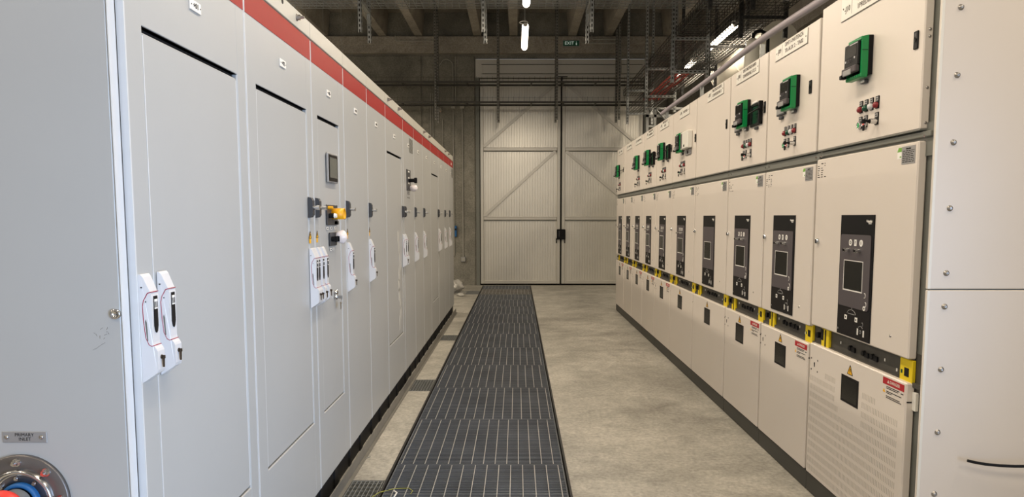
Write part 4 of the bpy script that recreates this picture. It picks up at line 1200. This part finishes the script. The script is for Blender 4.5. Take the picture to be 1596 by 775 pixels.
# far trays in front of the gate
for z, lb in ((3.85, 'upper dark cable tray crossing in front of the gate top'), (3.48, 'lower dark cable tray crossing in front of the gate top')):
    o = ladder_tray(5.9, 0.35, 0.035, 0.60)
    for k in range(0, 60):
        o.box(k * 0.098, k * 0.098 + 0.004, 0, 0.003, 0.035, 0.12)
    o.box(0, 5.9, 0, 0.003, 0.10, 0.103)
    o = o.build('cable_tray', 'galv_dark'); o.location = (-3.4, 13.345, z)
    tag(o, lb, 'cable tray', 'trays before the gate')
for i, x in enumerate((-1.51, -0.355, 0.735, 1.89)):
    for k, dy in enumerate((0, 0.40)):
        strut(x + 0.0, 13.30 + dy, 5.35, 3.17, 'perforated hanger %s the far trays, %s' % (('in front of', 'behind')[k], ('left of the gate over the wall boxes', 'over the left gate leaf', 'at the middle of the gate', 'over the right gate leaf')[i]), 'hangers of the trays before the gate')

# right side trays along the row
TRS = [
 ('wire_basket_tray', 1.98, 8.6, 4.4, 0.36, 3.22, 'lower wire basket tray with red cables above the far right cubicles', 'tray_dark'),
 ('wire_basket_tray', 1.98, 6.0, 7.4, 0.36, 3.62, 'middle wire basket tray running above the right cubicles', 'tray_dark'),
 ('wire_basket_tray', 2.44, 3.6, 9.0, 0.40, 3.55, 'dark wide wire basket tray at the top right running towards the gate', 'tray_dark'),
]
for n_, x, y0, L, w_, z, lb, mt in TRS:
    o = mesh_tray(L, w_, 0.10, 0.10, 0.05, 0.003).build(n_, mt)
    o.rotation_euler = (0, 0, PI / 2); o.location = (x + w_, y0, z)
    tag(o, lb, 'cable tray')
for k in range(4):
    mb = MB(); rnd = random.Random(k); X = 2.04 + k * 0.07; y = 9.4; pts = []
    while y < 11.6:
        pts.append((X + rnd.uniform(-0.02, 0.02), y, 3.24 + rnd.uniform(0, 0.012) + 0.002 * k)); y += 0.35
    mb.tube(pts, 0.014, 8)
    tag(mb.build('power_cable', 'redcable'), 'red power cable lying in the lower wire basket tray', 'cable', 'red cables in the tray')
def frame_hanger(y, zb, label, dark=False, x0=1.94, x1=2.37, levels=(3.20, 3.60)):
    m_ = 'galv_black' if dark else 'galv'
    r = empty('tray_hanger', (x0, y, 5.35), 0, label, 'tray hanger', 'tray hangers above the right cubicles')
    for x in (0, x1 - x0):
        c_ = strut_mesh(5.35 - zb).build('upright_channel', [m_, 'dark'], r); c_.location = (x, 0, 0)
    for z in levels:
        mb = MB(); mb.box(0, x1 - x0, -0.02, 0.0, z - 0.040 - 5.35, z - 5.35 - 0.004)
        x = 0.04
        while x < x1 - x0 - 0.05:
            mb.box(x, x + 0.03, -0.0208, -0.019, z - 0.028 - 5.35, z - 5.35 - 0.016, 1); x += 0.055
        mb.build('cross_channel', [m_, 'dark'], r)
frame_hanger(12.6, 3.00, 'far perforated tray hanger frame near the gate corner')
frame_hanger(10.8, 2.95, 'bright tray hanger frame carrying the red cables')
frame_hanger(9.0, 3.05, 'middle bright tray hanger frame, nearer than the red cables')
frame_hanger(7.3, 3.45, 'nearer tray hanger frame above the sixth cubicle', True, 1.94, 2.37, (3.60,))
frame_hanger(6.2, 3.5, 'near dark tray hanger frame at the top edge', True, 1.94, 2.37, (3.60,))
frame_hanger(7.8, 3.30, 'wide black hanger frame in front of the white duct', True, 2.41, 2.89, (3.53,))
frame_hanger(6.5, 3.30, 'wide black hanger frame nearest the camera at upper right', True, 2.41, 2.89, (3.53,))
frame_hanger(9.1, 3.15, 'wide black hanger frame beside the white duct', True, 2.41, 2.89, (3.53,))
frame_hanger(10.5, 3.15, 'wide black hanger frame, farthest of the wide ones', True, 2.41, 2.89, (3.53,))
# mauve conduit along the top of the row
mb = MB(); pts = []
y = 3.2
while y < 8.9:
    pts.append((1.80 + 0.012 * math.sin(y * 2.1), y, 2.665 + 0.012 * math.sin(y * 1.3))); y += 0.3
mb.tube(pts, 0.024, 14)
cr = tag(mb.build('conduit_pipe', 'conduit'), 'mauve grey conduit pipe running above the right cubicles', 'pipe')
for i, y in enumerate((3.9, 5.3, 7.0, 8.6)):
    mb = MB(); mb.box(1.785, 1.815, y, y + 0.03, 2.264, 2.64); mb.box(1.775, 1.84, y - 0.01, y + 0.05, 2.261, 2.268)
    tag(mb.build('conduit_support', 'galv'), 'short steel post holding the mauve conduit above the %s cubicle' % ('second', 'fourth', 'sixth', 'eighth')[i], 'pipe support', 'posts under the mauve conduit')
# white duct, lit from the lamp beside it
dr = empty('air_duct', (3.16, 8.75, 3.50), 0, 'white round air duct behind the trays at upper right', 'duct')
mb = MB(); mb.cyl((0, 0, 0), (0, 2.2, 0), 0.22, seg=40); mb.build('duct_body', 'whitepaint', dr)
for y in (-0.015, 1.0, 2.15): MB().cyl((0, y, 0), (0, y + 0.03, 0), 0.232, seg=40).build('duct_collar', 'whitepaint', dr)
mb = MB(); mb.cyl((0.06, -0.02, -0.02), (0.06, -0.05, -0.02), 0.014, seg=12); mb.build('end_valve', 'black', dr)
tk = empty('expansion_tank', (2.72, 8.35, 0), 0, 'slim white upright tank with a dark elbow, behind the black hanger frame', 'tank')
MB().lathe([(0, 2.2), (0.08, 2.2), (0.088, 2.25), (0.088, 3.30), (0.075, 3.38), (0.04, 3.42), (0, 3.43)], (0, 0, 0), (0, 0, 1), 28).box(-0.02, 0.02, -0.02, 0.02, 0, 2.21).build('tank_body', 'whitepaint', tk)
MB().tube([(0, 0, 3.42), (0, 0, 3.47), (0.03, 0, 3.50), (0.09, 0, 3.51), (0.15, 0, 3.48), (0.17, 0, 3.42), (0.17, 0, 2.3)], 0.02, 10).build('pipe_elbow', 'black', tk)
for y_ in (8.9, 10.6):
    MB().cyl((0, y_ - 8.75, 0.22), (0, y_ - 8.75, 1.83), 0.006, seg=8).build('hanging_rod', 'galv_dark', dr)
# white cabinet / panel behind below the trays
mb = MB(); mb.box(3.3, 3.9, 8.0, 11.5, 0, 3.1, 0, 0.02)
tag(mb.build('tall_white_cabinet', 'whitepaint'), 'tall white cabinet behind the right switchgear, lit by the lamp', 'cabinet')
# steel support rack at the far end of the right row
rk = empty('support_rack', (2.05, 11.3, 0), 0, 'galvanised steel frame standing behind the last right cubicle', 'steel frame')
mb = MB()
for x in (0.0, 0.12, 0.95):
    mb.box(x - 0.02, x + 0.02, -0.02, 0.02, 0, 3.08); 
mb.box(-0.02, 1.0, -0.02, 0.02, 3.06, 3.09); mb.box(-0.02, 1.0, -0.02, 0.02, 2.94, 2.98)
for z in (2.4, 2.6, 2.8): mb.box(0, 0.12, -0.015, 0.015, z - 0.015, z + 0.015)
mb.build('rack_posts', 'galv', rk)
mb = MB(); mb.cyl((0.14, -0.03, 3.05), (0.55, -0.03, 2.6), 0.012, seg=8); mb.cyl((0.3, -0.03, 2.92), (0.6, -0.03, 2.55), 0.012, seg=8)
mb.build('diagonal_brace', 'galv', rk)

# ------------------------------------------------------------------ end wall fittings
ex = empty('exit_sign', (1.045, 14.0, 4.72), 0, 'small green EXIT sign on the beam above the gate', 'exit sign')
MB().box(-0.165, 0.165, 0, 0.03, -0.062, 0.062, 0, 0.003).box(-0.152, 0.152, -0.001, 0.002, -0.049, 0.049, 1).build('sign_box', ['label_metal', 'exitg'], ex)
mb = MB(); mb.text('EXIT', 0.088, -0.035, -0.002, 0.0, 0); mb.prism([(0.085, -0.005), (0.115, -0.005), (0.10, -0.04)], 1, -0.002, -0.001, 0); mb.box(0.097, 0.103, -0.002, -0.001, -0.01, 0.035)
mb.build('lettering', 'exitw', ex)
def arc_path(p):      # polyline with softened corners
    pts = [Vector(q) for q in p]; out = [pts[0]]
    for i in range(1, len(pts) - 1):
        a, b_, c_ = pts[i - 1], pts[i], pts[i + 1]
        rr = min(0.10, (a - b_).length * 0.45, (c_ - b_).length * 0.45)
        s0 = b_ + (a - b_).normalized() * rr; s1 = b_ + (c_ - b_).normalized() * rr
        for k in range(6):
            t = k / 5; out.append((1 - t) ** 2 * s0 + 2 * t * (1 - t) * b_ + t * t * s1)
    out.append(pts[-1]); return out
def wconduit(name, p, r_, label, m='wallbox', grp='wall conduits'):
    mb = MB(); mb.tube(arc_path(p), r_, 8)
    return tag(mb.build(name, m), label, 'conduit', grp)
yb = 13.98
wconduit('wall_conduit', [(1.25, yb, 4.72), (1.93, yb, 4.72), (1.96, yb, 4.60), (1.96, yb, 4.15)], 0.011, 'thin conduit from the exit sign bending down by the gate')
wconduit('wall_conduit', [(1.44, yb - 0.0, 4.86), (1.44, yb, 4.79), (2.0, yb, 4.79), (2.01, yb, 4.60), (2.01, yb, 4.15)], 0.011, 'thin conduit dropping from the ceiling right of the exit sign')
wconduit('wall_conduit', [(-2.35, yb, 4.86), (-2.35, yb, 4.76), (-1.55, yb, 4.76)], 0.010, 'thin conduit dropping and running right along the edge beam at left')
wy = YW - 0.04
wconduit('wall_conduit', [(-1.26, wy, 3.50), (-1.26, wy, 0.6)], 0.012, 'vertical conduit below the left wall box')
wconduit('wall_conduit', [(-1.08, wy, 3.50), (-1.08, wy, 0.58)], 0.012, 'vertical conduit from the right wall box down to the socket')
wconduit('wall_conduit', [(-1.26, wy, 3.6), (-1.26, wy, 4.40), (-1.42, wy, 4.48), (-1.55, wy, 4.3)], 0.012, 'arched conduit above the left wall box')
wconduit('wall_conduit', [(-1.21, wy, 3.6), (-1.21, wy, 4.5)], 0.012, 'straight conduit rising above the left wall box')
wconduit('wall_conduit', [(-1.70, wy, 3.8), (-1.70, wy, 1.0)], 0.010, 'vertical conduit by the wall joint, left one of the pair')
wconduit('wall_conduit', [(-1.66, wy, 3.8), (-1.66, wy, 1.0)], 0.010, 'vertical conduit by the wall joint, right one of the pair')
wconduit('wall_conduit', [(-1.47, wy, 3.3), (-1.47, wy, 1.0)], 0.009, 'thin vertical conduit below the round beacon')
for x, lb in ((-1.26, 'left'), (-1.08, 'right')):
    tag(MB().box(x - 0.045, x + 0.045, wy - 0.03, wy + 0.02, 3.50, 3.60, 0, 0.006).build('junction_box', 'wallbox'), 'small grey junction box on the end wall, %s of the two' % lb, 'junction box', 'wall junction boxes')
tag(MB().box(-1.125, -1.035, wy - 0.035, wy + 0.02, 0.48, 0.58, 0, 0.006).box(-1.105, -1.055, wy - 0.038, wy - 0.034, 0.50, 0.56, 1).build('wall_socket', ['label_metal', 'wallbox']), 'grey socket box low on the end wall at the end of a conduit', 'socket')
tag(MB().lathe([(0.055, 0), (0.055, 0.05), (0.04, 0.08), (0, 0.09)], (-1.53, YW - 0.02, 3.48), (0, -1, 0), 20, 0).build('wall_beacon', 'wallbox'), 'small round beacon on the end wall beside the first hanger', 'beacon')
mb = MB(); mb.box(-1.245, -1.205, wy - 0.06, wy + 0.02, 0.98, 1.20, 0, 0.006); mb.cyl((-1.225, wy - 0.06, 1.13), (-1.225, wy - 0.09, 1.13), 0.018, seg=14, m=1)
tag(mb.build('blue_socket', ['blue', 'black']), 'blue industrial socket on the end wall just past the left row', 'socket')
# crumpled film on the floor by the far end of the left row
f = blob('plastic_film', (-1.15, 12.85, 0.11), 0.17, 0.14, 0.12, 'poly', None, 11, 0.16, 4); tag(f, 'crumpled clear plastic film on the floor by the end wall', 'plastic film')
f = blob('plastic_film', (-0.98, 12.2, 0.028), 0.07, 0.06, 0.03, 'poly', None, 12, 0.3, 2); tag(f, 'small scrap of clear film in front of the larger crumpled film', 'plastic film')
# bits on the floor
mb = MB(); mb.tube([(-0.74, 3.30, 0.005), (-0.69, 3.42, 0.006), (-0.62, 3.47, 0.006), (-0.55, 3.475, 0.006), (-0.525, 3.44, 0.006), (-0.53, 3.40, 0.006)], 0.0018, 6)
tag(mb.build('loose_wire', 'wire_yg'), 'thin yellow green wire lying across the grating at the bottom edge', 'wire')
mb = MB(); mb.tube([(-0.62, 3.44, 0.006), (-0.60, 3.41, 0.008), (-0.605, 3.36, 0.006)], 0.004, 8)
tag(mb.build('wire_scrap', 'white'), 'short white scrap on the walkway grating at the bottom edge', 'scrap')
mb = MB(); mb.prism([(-0.876, 3.93), (-0.862, 3.95), (-0.868, 4.01), (-0.876, 4.0)], 2, 0.0005, 0.004); mb.tube([(-0.872, 3.90, 0.003), (-0.86, 3.93, 0.006), (-0.845, 3.96, 0.003)], 0.002, 6)
tag(mb.build('foil_scrap', 'galv'), 'small silvery scrap on the floor beside the steel upstand', 'scrap')
